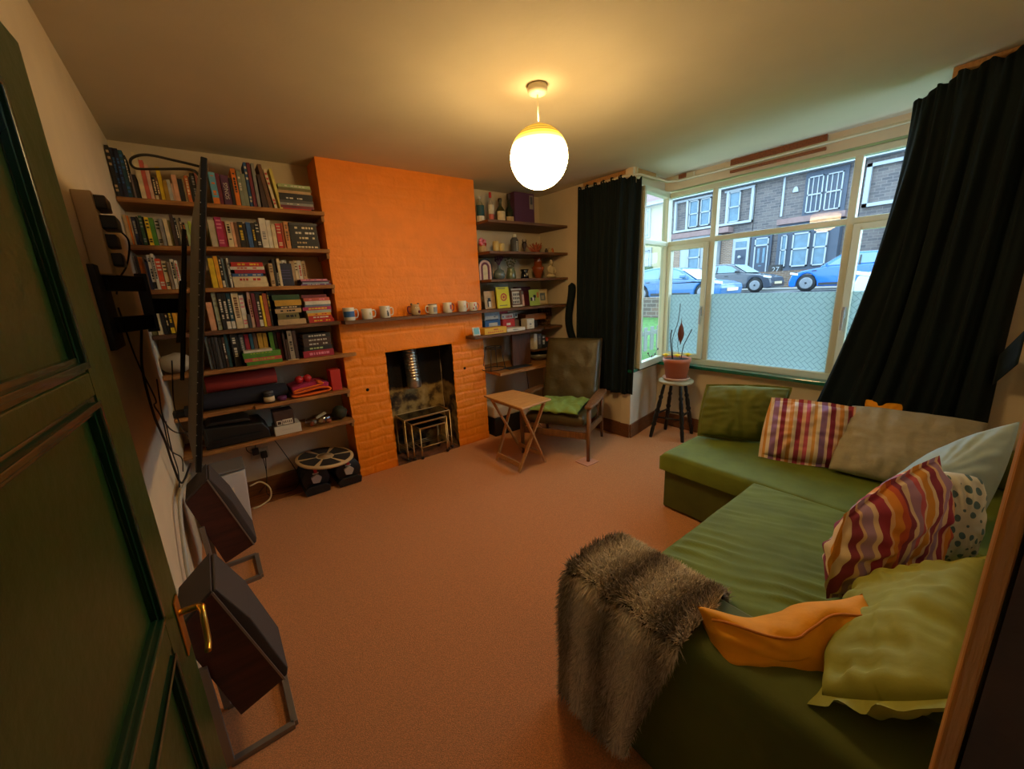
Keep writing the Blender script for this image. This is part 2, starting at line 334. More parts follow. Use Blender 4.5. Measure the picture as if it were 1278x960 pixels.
def win_frame(name, a, b, mull, tr, opens, frosted, label=None):
    """window between plan points a and b (inside face); mull = distances of mullions along it; opens = lights with a casement"""
    a = Vector((*a, 0)); b = Vector((*b, 0)); d = (b-a); Lw = d.length; d.normalize(); n_ = Vector((d.y, -d.x, 0))   # n_ outward
    if n_.dot(Vector((-1.5, -1.3, 0))+a-Vector((R, 1.3, 0))) < 0 and n_.x < 0: n_ = -n_
    if n_.x < -1e-6: n_ = -n_
    f = MB()
    def fb(s0, s1, z0, z1, t0=0.0, t1=0.06, mb=f):
        c = a+d*((s0+s1)/2)+n_*((t0+t1)/2); mb.obox((c.x, c.y, (z0+z1)/2), d*((s1-s0)/2), n_*((t1-t0)/2), (0, 0, (z1-z0)/2))
    e_ = 0.035
    fb(0, e_, SILL, TOP); fb(Lw-e_, Lw, SILL, TOP); fb(0, Lw, SILL, SILL+.055); fb(0, Lw, TOP-.045, TOP)
    fb(e_, Lw-e_, tr-.022, tr+.022, 0.002, 0.058)
    for s in mull: fb(s-.024, s+.024, SILL+.05, TOP-.04, 0.001, 0.059)
    root = f.build(name, m_upvc, kind='structure', bevel=0.006)
    xs = [e_]+[v for s in mull for v in (s-.024, s+.024)]+[Lw-e_]; lights = []
    for i in range(0, len(xs), 2):
        lights.append((xs[i], xs[i+1], SILL+.055, tr-.022, i//2)); lights.append((xs[i], xs[i+1], tr+.022, TOP-.045, None))
    for s0, s1, z0, z1, k in lights:
        if k in opens:
            g = MB(); w_ = 0.045
            for A in ((s0, s0+w_, z0, z1), (s1-w_, s1, z0, z1), (s0+w_, s1-w_, z0, z0+w_), (s0+w_, s1-w_, z1-w_, z1)): fb(*A, -0.015, 0.045, g)
            g.build('window_casement', m_upvc, root, bevel=0.005); s0 += w_; s1 -= w_; z0 += w_; z1 -= w_
            hs = s0-.022 if opens[k] > 0 else s1+.022
            hd = MB(); c = a+d*hs-n_*.028; hd.obox((c.x, c.y, 1.22), d*.010, n_*.010, (0, 0, .045))
            c2 = c-n_*.018; hd.obox((c2.x, c2.y, 1.17), d*.008, n_*.007, (0, 0, .075)); hd.build('window_handle', mat('handle_chrome', (200, 200, 195), .25, 0.6), root, bevel=.003)
        g = MB(); fb(s0, s1, z0, z1, 0.026, 0.030, g); g.build('window_pane', m_glass, root)
        if k is not None and frosted:
            zt = 1.375; g = MB(); fb(s0, s1, z0, zt, 0.0240, 0.0245, g); g.build('frosted_film', m_frost, root)
            g = MB(); W_ = 0.030; ang = PI/4; ca, sa = math.cos(ang), math.sin(ang)
            # herringbone: unit cells, two-cell bricks
            def brick(i, j):
                t = (i+j) % 4     # horizontal pair starts at t==0, vertical pair at t==2
                if t == 0: return (0, i, j)
                if t == 1: return (0, i-1, j)
                if t == 2: return (1, i, j)
                return (1, i, j-1)
            cw = (s0+s1)/2; cz = (z0+zt)/2; n0 = int(((s1-s0)+(zt-z0))/W_)+2
            def clip(p, q):
                t0, t1 = 0.0, 1.0; dx, dz = q[0]-p[0], q[1]-p[1]
                for pp, qq in ((-dx, p[0]-s0), (dx, s1-p[0]), (-dz, p[1]-z0), (dz, zt-p[1])):
                    if abs(pp) < 1e-9:
                        if qq < 0: return None
                    else:
                        r_ = qq/pp
                        if pp < 0: t0 = max(t0, r_)
                        else: t1 = min(t1, r_)
                return None if t0 >= t1 else ((p[0]+dx*t0, p[1]+dz*t0), (p[0]+dx*t1, p[1]+dz*t1))
            def tw(i, j): return (cw+(i*ca-j*sa)*W_, cz+(i*sa+j*ca)*W_)
            for i in range(-n0, n0):
                for j in range(-n0, n0):
                    for (i2, j2, p, q_) in ((i+1, j, (i+1, j), (i+1, j+1)), (i, j+1, (i, j+1), (i+1, j+1))):
                        if brick(i, j) != brick(i2, j2):
                            sg = clip(tw(*p), tw(*q_))
                            if sg:
                                (u0_, v0_), (u1_, v1_) = sg; l_ = math.hypot(u1_-u0_, v1_-v0_)
                                if l_ < 1e-4: continue
                                c = a+d*((u0_+u1_)/2)+n_*.0232
                                g.obox((c.x, c.y, (v0_+v1_)/2), d*((u1_-u0_)/2)+Vector((0, 0, (v1_-v0_)/2)), (d*(-(v1_-v0_))+Vector((0, 0, u1_-u0_)))*(0.0011/l_), n_*.0002)
            if g.f: g.build('film_pattern', m_fline, root)
    return root
win_frame('window_1', (XB, 2.34), (XB, 0.44), [0.475, 1.455], 1.865, {0: -1, 2: 1}, True)
win_frame('window_2', (R+.06, 2.27), (XB-.005, 2.358), [], 1.865, {}, False)
win_frame('window_3', (R+.06, 0.20), (XB-.005, 0.43), [], 1.865, {}, False)
# ---------------------------------------------------------------- lamp
lx, ly, lz = 1.51, 1.67, 2.152
lt = thing('pendant_lamp', 'round white paper globe lantern glowing on a short cord below the ceiling', 'lamp', (lx, ly, H))
MB().lathe([(0.047, H-.001), (0.050, H-.012), (0.047, H-.034), (0.030, H-.040), (0.001, H-.040)], (lx, ly, 0), 28).build('ceiling_rose', mat('white_plastic', (225, 215, 190), .4), lt)
MB().tube([(lx, ly, H-.04), (lx+.001, ly, 2.38), (lx+.002, ly, 2.32)], 0.0032, 6).build('cord', MATS['white_plastic'], lt)
ms = bpy.data.materials.new('glowing_paper'); ms.use_nodes = True; nt = ms.node_tree; nt.nodes.clear(); N = nt.nodes; Lk = nt.links
o_ = N.new('ShaderNodeOutputMaterial'); em = N.new('ShaderNodeEmission'); tc = N.new('ShaderNodeTexCoord'); sp = N.new('ShaderNodeSeparateXYZ')
mr = N.new('ShaderNodeMapRange'); mr.inputs['From Min'].default_value = 0.0; mr.inputs['From Max'].default_value = 0.100; mr.inputs['To Min'].default_value = 1.0; mr.inputs['To Max'].default_value = 0.42
wv = N.new('ShaderNodeMath'); wv.operation = 'SINE'; w1 = N.new('ShaderNodeMath'); w1.operation = 'MULTIPLY'; w1.inputs[1].default_value = 2*PI/0.0145
w2 = N.new('ShaderNodeMapRange'); w2.inputs['From Min'].default_value = -1; w2.inputs['To Min'].default_value = 0.55; w2.inputs['To Max'].default_value = 1.15
Lk.new(tc.outputs['Object'], sp.inputs[0]); Lk.new(sp.outputs[2], mr.inputs['Value']); Lk.new(sp.outputs[2], w1.inputs[0]); Lk.new(w1.outputs[0], wv.inputs[0]); Lk.new(wv.outputs[0], w2.inputs['Value'])
mm = N.new('ShaderNodeMath'); mm.operation = 'MULTIPLY'; pw = N.new('ShaderNodeMath'); pw.operation = 'POWER'; pw.inputs[1].default_value = 4.6; Lk.new(mr.outputs[0], pw.inputs[0]); Lk.new(pw.outputs[0], mm.inputs[0]); Lk.new(w2.outputs[0], mm.inputs[1])
m3 = N.new('ShaderNodeMath'); m3.operation = 'MULTIPLY'; m3.inputs[1].default_value = LAMP; Lk.new(mm.outputs[0], m3.inputs[0])
mxc = N.new('ShaderNodeMix'); mxc.data_type = 'RGBA'; m5 = N.new('ShaderNodeMapRange'); m5.inputs['From Min'].default_value = 0.035; m5.inputs['From Max'].default_value = 0.075; Lk.new(sp.outputs[2], m5.inputs['Value']); Lk.new(m5.outputs[0], mxc.inputs[0]); mxc.inputs[6].default_value = (*LAMPCOL, 1); mxc.inputs[7].default_value = (1.0, 0.50, 0.05, 1); Lk.new(mxc.outputs[2], em.inputs[0]); Lk.new(m3.outputs[0], em.inputs[1]); Lk.new(em.outputs[0], o_.inputs[0])
sh = MB(); prof = []
for i in range(97):
    t = PI*(0.07+0.86*i/96); rr = 0.147*math.sin(t); zz = 0.150*math.cos(t); rb = 1+0.008*math.cos(2*PI*zz/0.0145)
    prof.append((rr*rb, zz))
sh.lathe(prof[::-1], (lx, ly, lz), 40)
lamp_shade = sh.build('lamp_shade', ms); lamp_shade.location = (lx, ly, lz)
me = lamp_shade.data
off = LOC[lamp_shade.name]
for v in me.vertices: v.co = v.co + off - Vector((lx, ly, lz))
lamp_shade.parent = lt; lamp_shade.location = Vector((lx, ly, lz))-Vector((lx, ly, H)); LOC[lamp_shade.name] = Vector((lx, ly, lz))

# light leaving through the open top ring of the paper shade
tl_ = bpy.data.lights.new('shade_top_glow', 'AREA'); tl_.shape = 'DISK'; tl_.size = 0.06; tl_.energy = TOPW; tl_.color = LAMPCOL
to_ = bpy.data.objects.new('shade_top_glow', tl_); COL.objects.link(to_); to_.location = (lx, ly, lz+.150); to_.rotation_euler = (PI, 0, 0)
# ================================================================ THE GREEN DOOR (leans open along the left wall)
m_dgreen = mat('dark_green_gloss', (28, 62, 24), 0.32, var=0.10, scale=4, bump=0.15, bscale=30)
m_dgreen2 = mat('dark_green_moulding', (16, 52, 34), 0.25, coat=0.3)
m_brass = mat('brass', (214, 164, 76), 0.28, 1.0)
dr = thing('door_1', None, None, (-0.1665, 1.142, 0)); dr['kind'] = 'structure'
def dx(y): return -0.1665-0.06*(1.142-y)
def dbox(mb, y0, y1, z0, z1, t0, t1):
    c = [(dx(y0)+t0, y0, z0), (dx(y0)+t1, y0, z0), (dx(y1)+t1, y1, z0), (dx(y1)+t0, y1, z0)]
    mb.add(c+[(x, y, z1) for x, y, _ in c], [(0,3,2,1),(4,5,6,7),(0,1,5,4),(1,2,6,5),(2,3,7,6),(3,0,4,7)])
Y0 = 0.34; Y1 = 1.142; ZT = 1.953; S1 = 0.995
lf = MB(); dbox(lf, Y0, Y1, 0.01, ZT, -0.030, -0.012)
for a in ((S1, Y1, .01, ZT), (Y0, Y0+.11, .01, ZT), (Y0+.11, S1, 1.845, ZT), (Y0+.11, S1, 1.35, 1.392), (Y0+.11, S1, .80, .865), (Y0+.11, S1, .01, .2)): dbox(lf, *a, -0.030, 0.0)
lf.build('door_leaf', m_dgreen, dr, bevel=.003)
for z0, z1 in ((1.392, 1.845), (.865, 1.35), (.2, .80)):
    mo = MB()
    for a in ((S1-.030, S1, z0, z1), (Y0+.11, Y0+.14, z0, z1), (Y0+.14, S1-.03, z1-.03, z1), (Y0+.14, S1-.03, z0, z0+.03)): dbox(mo, *a, -0.014, -0.002)
    for a in ((S1-.020, S1-.010, z0+.01, z1-.01), (Y0+.12, S1-.01, z1-.02, z1-.010), (Y0+.12, S1-.01, z0+.010, z0+.02)): dbox(mo, *a, -0.014, 0.006)
    mo.build('door_moulding', m_dgreen2, dr, bevel=.002)
hp = MB(); dbox(hp, 1.078, 1.118, .700, .845, 0.0, 0.004); hpo = hp.build('handle_plate', m_brass, dr, bevel=.0015)
hh = MB(); hx = dx(1.098); hz = .805
hh.tube(bez([(hx+.003, 1.098, hz), (hx+.038, 1.094, hz), (hx+.045, 1.080, hz), (hx+.046, 1.062, hz-.012), (hx+.046, 1.035, hz-.055), (hx+.044, 1.012, hz-.066)], 5), [.008]*11+[.0065]*15, 10)
hh.build('door_handle', m_brass, dr)
# ================================================================ SOFA
m_velvet = mat('olive_velvet', (104, 118, 32), 0.8, var=0.16, scale=5, bump=0.3, bscale=9, sheen=0.22, detail=4)
m_velvetd = mat('olive_velvet_frame', (84, 92, 34), 0.85, var=0.12, scale=5, bump=0.1, bscale=40, sheen=0.35)
sofa = thing('corner_sofa', 'L-shaped olive green velvet corner sofa filling the window side of the room', 'sofa', (2.2, 0.7, 0))
def slab(x0, x1, y0, y1, z0, z1, wr, nx=70, ny=70, rad=.025, seed=0):
    mb = MB()
    def top(a, b):
        x = x0+(x1-x0)*a; y = y0+(y1-y0)*b
        e_ = min(a*(x1-x0), (1-a)*(x1-x0), b*(y1-y0), (1-b)*(y1-y0))
        zz = z1-rad*(1-min(1, e_/rad))**2+0.006*noise.noise(Vector((x*3, y*3, seed)))
        zz += wr(x, y)*min(1, e_/.05)
        return (x, y, zz)
    mb.grid(top, nx, ny)
    for i in range(nx):
        for (b, yy) in ((0, y0), (1, y1)):
            p = top(i/nx, b); q_ = top((i+1)/nx, b); mb.add([p, q_, (q_[0], yy, z0), (p[0], yy, z0)], [(0,1,2,3)], True)
    for j in range(ny):
        for (a, xx) in ((0, x0), (1, x1)):
            p = top(a, j/ny); q_ = top(a, (j+1)/ny); mb.add([p, q_, (xx, q_[1], z0), (xx, p[1], z0)], [(0,1,2,3)], True)
    mb.box(x0+.002, x1-.002, y0+.002, y1-.002, z0, z0+.01)
    return mb
def wrA(x, y):
    s = noise.noise(Vector((x*2.2+y*.8, y*16-x*5, 3))); return 0.006*max(0, s)
def wrB(x, y):
    # long soft creases that run across the seat away from the throw
    u = x*0.39-y*0.92; v = x*0.92+y*0.39
    w_ = v*95+5.0*noise.noise(Vector((x*2.4, y*2.4, 7)))+2*noise.noise(Vector((u*7, v*7, 3)))
    k = (0.5+0.5*math.sin(w_))**2.2*(0.12+1.1*max(0, noise.noise(Vector((x*3.1, y*3.1, 2)))+.35))
    return 0.010*k*max(.15, 1-max(0, x-1.55)/.5)+0.004*noise.noise(Vector((u*5, v*38, 1)))+.004*max(0, noise.noise(Vector((v*4, u*22, 5))))
slab(2.24, 3.12, -.09, 1.357, 0.285, 0.402, wrA, 60, 80).build('seat_cushion', m_velvet, sofa)
slab(1.10, 2.215, -.09, 0.785, 0.26, 0.425, wrB, 110, 80, .03, 4).build('seat_cushion', m_velvet, sofa)
MB().box(2.265, 3.11, -.09, 1.335, 0.01, 0.283).build('sofa_base', m_velvetd, sofa, bevel=.012)
MB().box(1.08, 2.20, -.09, 0.765, 0.01, 0.258).build('sofa_base', m_velvetd, sofa, bevel=.012)
am = MB(); am.grid(lambda a, b: (lambda s: (0.868+0.255*s[0], -.09+0.90*b, s[1]*.885+0.004*fbm((s[0]*4, b*5, s[1]*4))))(
    [(0, .01), (0, .2), (-.01, .4), (0, .56), (.03, .605), (.12, .622), (.5, .632), (.88, .622), (.97, .605), (1, .56), (1, .4), (1, .2), (1, .01)][round(a*12)]), 12, 30)
am.add([(0.868, .81, .01), (1.123, .81, .01), (1.123, .81, .54), (0.868, .81, .54)], [(0,1,2,3)]); am.add([(0.868, -.09, .01), (1.123, -.09, .01), (1.123, -.09, .54), (0.868, -.09, .54)], [(0,3,2,1)])
am.build('armrest', m_velvetd, sofa)
MB().box(3.0, 3.13, -.09, 1.20, 0.405, 0.60).build('backrest', m_velvetd, sofa, bevel=.03, seg=3)
# ---------------------------------------------------------------- cushions
def cushion(name, w_, h_, t_, m, right, upv, loc, label, seed=0, pinch=0.10, sag=0.0, flange=0.0, group=None, twist=0.0, wr=0.008, n=44, cat='cushion', shape=None, seam=None):
    mb = MB()
    def P(sgn):
        def fn(a, b):
            u = 2*a-1; v = 2*b-1
            e_ = (1-abs(u)**2.6)*(1-abs(v)**2.6); th = t_/2*max(0, e_)**0.42
            x = w_/2*u*(1-pinch*(1-abs(u)**1.5)*0-pinch*(1-v*v)*abs(u)**2*0.6); y = h_/2*v*(1-pinch*(1-u*u)*abs(v)**2*0.6)
            k = noise.noise(Vector((x*7+seed, y*7, sgn*2+seed)))*wr*1.6
            ang = math.atan2(v, u+1e-6); rr = math.hypot(u, v)
            k += wr*1.3*math.sin(ang*11+seed+3*noise.noise(Vector((x*5, y*5, seed))))*min(1, rr)**3*(1-rr/1.5)
            k += wr*.8*noise.noise(Vector((x*22+seed, y*9, 0)))
            z = sgn*(th + (k if e_ > 1e-4 else 0)*min(1, e_*6))
            z += sag*(u*u-0.3)*.5 + twist*u*v
            if flange:
                pass
            if shape: x, y, z = shape(u, v, x, y, z)
            return (x, y, z)
        return fn
    mb.grid(P(1), n, n); mb.grid(P(-1), n, n)
    if flange:
        ring = []; q = 22
        for s in range(4*q):
            i = s//q; t = (s % q)/q; u, v = [(2*t-1, -1), (1, 2*t-1), (1-2*t, 1), (-1, 1-2*t)][i]
            ring.append((u, v))
        inn = []; out = []
        f1 = P(1)
        for k, (u, v) in enumerate(ring):
            x, y, z = f1((u+1)/2, (v+1)/2); l_ = math.hypot(u, v)
            wv_ = flange*.25*math.sin(k*.9+seed)
            inn.append((x, y, z)); out.append((x+flange*(u if abs(u) > .99 else 0), y+flange*(v if abs(v) > .99 else 0), z+wv_))
        m_ = len(ring); mb.add(inn+out, [(k, (k+1) % m_, (k+1) % m_+m_, k+m_) for k in range(m_)], True)
    o = mb.build(name, m, label=label, cat=cat, group=group, origin=(0, 0, 0))
    if seam:
        sm = MB(); f1 = P(1); pts = [f1(*seam(i/30)) for i in range(31)]
        sm.tube([Vector(p)+Vector((0, 0, .003)) for p in pts], .0035, 6); s_ = sm.build('piping', seam_m, o)
    basis(o, right, upv, loc); return o
m_stripe = stripes('striped_cotton', [(0, (196, 92, 104)), (.06, (232, 208, 180)), (.10, (214, 148, 60)), (.20, (232, 208, 178)), (.24, (142, 54, 80)), (.32, (222, 186, 150)), (.35, (168, 134, 172)), (.44, (228, 200, 170)), (.49, (156, 50, 76)), (.60, (228, 180, 140)), (.64, (218, 140, 56)), (.73, (196, 86, 60)), (.80, (140, 56, 82)), (.86, (230, 205, 180)), (.92, (168, 130, 168))], 0, 3.4, shear=0.55)
m_stripe2 = stripes('striped_cotton_small', [(0, (190, 84, 104)), (.08, (230, 205, 185)), (.16, (214, 154, 80)), (.22, (232, 212, 190)), (.30, (150, 110, 160)), (.42, (232, 208, 186)), (.48, (140, 44, 72)), (.58, (228, 190, 160)), (.66, (208, 140, 70)), (.74, (230, 210, 190)), (.82, (168, 60, 84)), (.92, (220, 180, 150))], 0, 4.2)
m_cush = mat('green_cushion_velvet', (100, 106, 34), 0.8, var=0.12, scale=7, bump=0.3, bscale=14, sheen=0.2)
m_cushL = mat('light_green_cushion_velvet', (150, 150, 56), 0.8, var=0.10, scale=7, bump=0.3, bscale=14, sheen=0.2)
m_greylinen = mat('grey_beige_linen', (168, 160, 138), 0.9, var=0.05, scale=30, bump=0.2, bscale=90)
m_blue = mat('pale_blue_cotton', (172, 194, 196), 0.85, var=0.04, scale=14, bump=0.25, bscale=18)
m_orcush = mat('mustard_orange_cotton', (236, 158, 16), 0.8, var=0.06, scale=12, bump=0.25, bscale=24)
seam_m = mat('orange_seam', (200, 118, 16), 0.8)
def cushq(cs, t_, m, label, seed=0, wr=.010, n=50, flange=0.0, edge=.05, ears=.0, name='cushion', front=Vector((-1, 0, .4)), group=None, sagt=0.0, seam=None, power=.45):
    """soft cushion stretched between four corners (near-bottom-left, bottom-right, top-right, top-left)"""
    A, B, C_, D = [Vector(c) for c in cs]; cen = (A+B+C_+D)/4; right = ((B-A)+(C_-D)).normalized(); upv = ((D-A)+(C_-B)).normalized()
    nn = right.cross(upv).normalized(); upv = nn.cross(right); M = Matrix((right, upv, nn))
    q4 = [M @ (c-cen) for c in (A, B, C_, D)]; wd = (B-A).length/2+(C_-D).length/2; hg = (D-A).length/2+(C_-B).length/2
    def base(u, v):
        a, b = (u+1)/2, (v+1)/2; p = (q4[0]*(1-a)+q4[1]*a)*(1-b)+(q4[3]*(1-a)+q4[2]*a)*b
        p = p + Vector((edge*wd*.5*u*(1-v*v)*abs(u), edge*hg*.5*v*(1-u*u)*abs(v)*(1 if v < 0 or not sagt else 0), 0))
        if v > 0: p = p+Vector((0, -sagt*v*(1-u*u), 0))
        return p
    def P(sgn):
        def fn(a, b):
            u = 2*a-1; v = 2*b-1; p = base(u, v); e_ = (1-abs(u)**2.8)*(1-abs(v)**2.8); th_ = t_/2*max(0, e_)**power
            x, y = p.x, p.y; rr = max(abs(u), abs(v)); ang = math.atan2(v, u+1e-6)
            k = wr*1.5*noise.noise(Vector((x*6+seed, y*6, sgn*2+seed)))
            k += wr*1.4*math.sin(ang*13+seed+4*noise.noise(Vector((x*5, y*5, seed))))*rr**3*(1.05-rr)*2
            k += wr*.9*noise.noise(Vector((x*24+seed, y*8+x*6, 0)))+wr*.5*noise.noise(Vector((x*11, y*34, seed)))
            return p+Vector((0, 0, sgn*(th_+k*min(1, e_*5)) if e_ > 1e-4 else 0))
        return fn
    mb = MB(); mb.grid(P(1), n, n); mb.grid(P(-1), n, n)
    if flange:
        q_ = 24; inn = []; out = []
        for s_ in range(4*q_):
            i = s_//q_; t = (s_ % q_)/q_; u, v = [(2*t-1, -1), (1, 2*t-1), (1-2*t, 1), (-1, 1-2*t)][i]
            p = base(u, v); wv_ = flange*.45*math.sin(s_*.8+seed)*(.5+.5*math.sin(s_*.23))
            inn.append(p); out.append(p+Vector((flange*(u if abs(u) > .99 else 0), flange*(v if abs(v) > .99 else 0), wv_)))
        m_ = len(inn); mb.add(inn+out, [(k, (k+1) % m_, (k+1) % m_+m_, k+m_) for k in range(m_)], True)
    o = mb.build(name, m, label=label, cat='cushion', group=group, origin=(0, 0, 0))
    if seam:
        sm = MB(); f1 = P(seam[0]); sm.tube([Vector(f1(*seam[1](i/40)))+Vector((0, 0, seam[0]*.003)) for i in range(41)], .0035, 6); sm.build('piping', seam_m, o)
    basis(o, right, upv, cen); return o
cushq([(2.66, 1.31, .43), (2.86, .965, .43), (2.99, .89, .775), (2.84, 1.36, .745)], .15, m_cush, 'plain olive green velvet cushion at the far end of the sofa by the plant stool', 1, .012, flange=.012)
cushq([(2.62, .885, .425), (2.73, .555, .43), (2.90, .545, .725), (2.80, .91, .73)], .14, m_stripe2, 'small red white and purple striped cushion beside the far green cushion', 2, .020, flange=.02)
cushq([(2.66, .56, .425), (2.72, .10, .43), (3.02, .035, .74), (2.97, .56, .735)], .14, m_greylinen, 'large plain grey beige pillow below the right curtain', 3, .010, edge=.02)
cushq([(2.20, .335, .44), (2.33, -.01, .50), (2.40, -.045, .92), (2.47, .20, .66)], .15, m_blue, 'large pale blue pillow propped in the corner against the near wall', 4, .014, edge=.08)
# leaf-patterned pillow: white cloth with scattered teal leaves
ml = bpy.data.materials.new('leaf_print'); ml.use_nodes = True; nt = ml.node_tree; N = nt.nodes; Lk = nt.links; b_ = N['Principled BSDF']; b_.inputs['Roughness'].default_value = .85
tc = N.new('ShaderNodeTexCoord'); mp = N.new('ShaderNodeMapping'); mp.inputs['Scale'].default_value = (38, 24, .01); mp.inputs['Rotation'].default_value = (0, 0, .4); Lk.new(tc.outputs['Object'], mp.inputs[0])
vo = N.new('ShaderNodeTexVoronoi'); vo.inputs['Scale'].default_value = 1; vo.inputs['Randomness'].default_value = .35; Lk.new(mp.outputs[0], vo.inputs['Vector'])
cr = N.new('ShaderNodeValToRGB'); cr.color_ramp.interpolation = 'CONSTANT'; cr.color_ramp.elements[0].color = (*lin((92, 122, 128)), 1); cr.color_ramp.elements[1].position = .33; cr.color_ramp.elements[1].color = (*lin((214, 214, 200)), 1)
Lk.new(vo.outputs['Distance'], cr.inputs[0]); Lk.new(cr.outputs[0], b_.inputs['Base Color'])
cushq([(2.03, .085, .445), (2.13, -.02, .455), (2.09, .008, .765), (2.03, .135, .755)], .12, ml, 'white cushion printed with small teal leaves behind the big striped one', 5, .014, edge=.12)
cushq([(1.50, .262, .455), (1.91, .052, .470), (1.935, .115, .853), (1.575, .262, .715)], .15, m_stripe, 'big red orange and purple striped cushion standing with one corner pointing up', 6, .016, flange=.014, edge=.10)
cushq([(.955, .150, .575), (1.56, .190, .475), (1.66, -.035, .68), (.99, -.03, .715)], .15, m_cushL, 'big light olive green cushion nearest to the door post', 7, .014, flange=.028, edge=.05)
cushq([(.905, .385, .575), (.965, .178, .600), (1.285, .150, .655), (.945, .415, .635)], .115, m_orcush, 'mustard orange cushion slumped over the sofa arm', 8, .010, edge=.06, power=.35, seam=(1, lambda t: (.04+.92*t, .86+.05*math.sin(t*11)))) if False else None
def bananaf(u, v, x, y, z): return (x, y-.028*(1-u*u)+.010*math.sin(u*5)*(v > 0), z+.015*u)
cushion('cushion', .44, .17, .15, m_orcush, (.82, -.56, .07), (.30, .42, .86), (1.085, .255, .570), 'mustard orange cushion slumped over the sofa arm', 8, wr=.016, shape=bananaf, seam=lambda t: (0.03+.94*t, .84+.035*math.sin(t*10)))
cushion('cushion', .20, .14, .08, m_orcush, (.1, -.99, 0), (.35, 0, .93), (3.10, .43, .685), 'small orange cushion peeping out behind the grey beige pillow', 9)
# ---------------------------------------------------------------- faux fur throw over the arm
m_fur = mat('fur_backing', (92, 76, 62), 1.0, second=(50, 42, 36), scale=5)
th = MB()
PR = [(0.835, .03), (0.832, .12), (0.828, .24), (0.828, .36), (0.832, .44), (0.842, .51), (0.868, .556), (0.93, .572), (1.0, .574), (1.07, .568), (1.12, .548), (1.145, .51), (1.165, .47), (1.20, .445), (1.25, .442)]
prf = bez([(x, 0, z) for x, z in PR], 4)
def throwf(a, b):
    i = a*(len(prf)-1); k = min(int(i), len(prf)-2); p = prf[k].lerp(prf[k+1], i-k)
    low = max(0, (.6-p.z)/.6) if p.x < 1.0 else 0
    y0 = .415+.16*low*1.0; y1 = .845+.02*low
    if p.x > 1.0: y0 += (p.x-1.0)*.25; y1 -= (p.x-1.0)*.15
    y = y0+(y1-y0)*b
    fold = 0.022*math.sin(b*17+1.0+low*1.5)*(0.25+low)+.01*fbm((a*6, b*5, 0))
    zlift = .0
    if p.z < .1: zlift = .03*math.sin(b*9)*0.5
    return (p.x-abs(fold)*(1 if p.x < .9 else 0), y, p.z+(fold*.35 if p.x > .86 else 0)+zlift)
th.grid(throwf, 70, 44)
# end flap hanging over the front of the arm
def flap(a, b):
    x = .835+.29*a; z = .565-.53*b*(1-.25*a)
    return (x, .850+.018*math.sin(a*12+b*2)+.012*b-(.03*(1-b)**6), z-(.02*(abs(a-.5)*2)**4 if b < .1 else 0))
th.grid(flap, 24, 30)
throw = th.build('fur_throw', m_fur, label='shaggy grey brown faux fur throw hanging over the sofa arm', cat='throw')
off = LOC[throw.name]
mf = bpy.data.materials.new('fur_hair'); mf.use_nodes = True; nt = mf.node_tree; N = nt.nodes; Lk = nt.links; b_ = N['Principled BSDF']; b_.inputs['Roughness'].default_value = .7
at = N.new('ShaderNodeAttribute'); at.attribute_name = 'furcol'; Lk.new(at.outputs['Color'], b_.inputs['Base Color'])
rnd = random.Random(3); vs = []; fs = []; colr = []
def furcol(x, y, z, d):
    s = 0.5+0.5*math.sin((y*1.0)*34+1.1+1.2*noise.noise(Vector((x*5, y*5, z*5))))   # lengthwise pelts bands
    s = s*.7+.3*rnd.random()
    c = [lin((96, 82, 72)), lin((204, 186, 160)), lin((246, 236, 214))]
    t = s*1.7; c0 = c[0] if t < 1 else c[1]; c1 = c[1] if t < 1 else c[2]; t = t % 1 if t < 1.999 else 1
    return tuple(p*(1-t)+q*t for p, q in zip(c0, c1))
def furon(fn, nrm, count, gdir):
    for _ in range(count):
        a, b = rnd.random(), rnd.random()
        p = Vector(fn(a, b)); pa = Vector(fn(min(1, a+.01), b)); pb = Vector(fn(a, min(1, b+.01)))
        if a > .99: pa = p+(p-Vector(fn(a-.01, b)))
        if b > .99: pb = p+(p-Vector(fn(a, b-.01)))
        n_ = (pa-p).cross(pb-p).normalized()*nrm
        g = Vector((rnd.uniform(-.6, .6), rnd.uniform(-.6, .6), -.75 if abs(n_.z) < .7 else rnd.uniform(-.2, .3)))
        l_ = rnd.uniform(.020, .040); d_ = (n_*.75+g*.8).normalized()
        sd = d_.cross(n_ if abs(d_.dot(n_)) < .98 else Vector((1, 0, 0))).normalized()*rnd.uniform(.0011, .0022)
        mid = p+d_*l_*.55; tip = p+d_*l_+Vector((rnd.uniform(-.004, .004), rnd.uniform(-.004, .004), -.005))
        k = len(vs); vs.extend([p-sd, p+sd, mid+sd*.7, mid-sd*.7, tip]); fs.append((k, k+1, k+2, k+3)); fs.append((k+3, k+2, k+4))
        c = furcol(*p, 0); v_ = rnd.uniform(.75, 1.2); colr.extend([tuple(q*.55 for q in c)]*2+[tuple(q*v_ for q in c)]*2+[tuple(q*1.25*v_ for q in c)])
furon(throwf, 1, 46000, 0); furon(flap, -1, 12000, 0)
me = bpy.data.meshes.new('fur'); me.from_pydata([tuple(v-off) for v in vs], [], fs); me.materials.append(mf)
ca = me.color_attributes.new('furcol', 'FLOAT_COLOR', 'POINT'); flat = []
for c in colr: flat.extend((*c, 1))
ca.data.foreach_set('color', flat)
fo = bpy.data.objects.new('fur', me); COL.objects.link(fo); fo.parent = throw; fo['kind'] = 'stuff'; LOC['fur'] = off
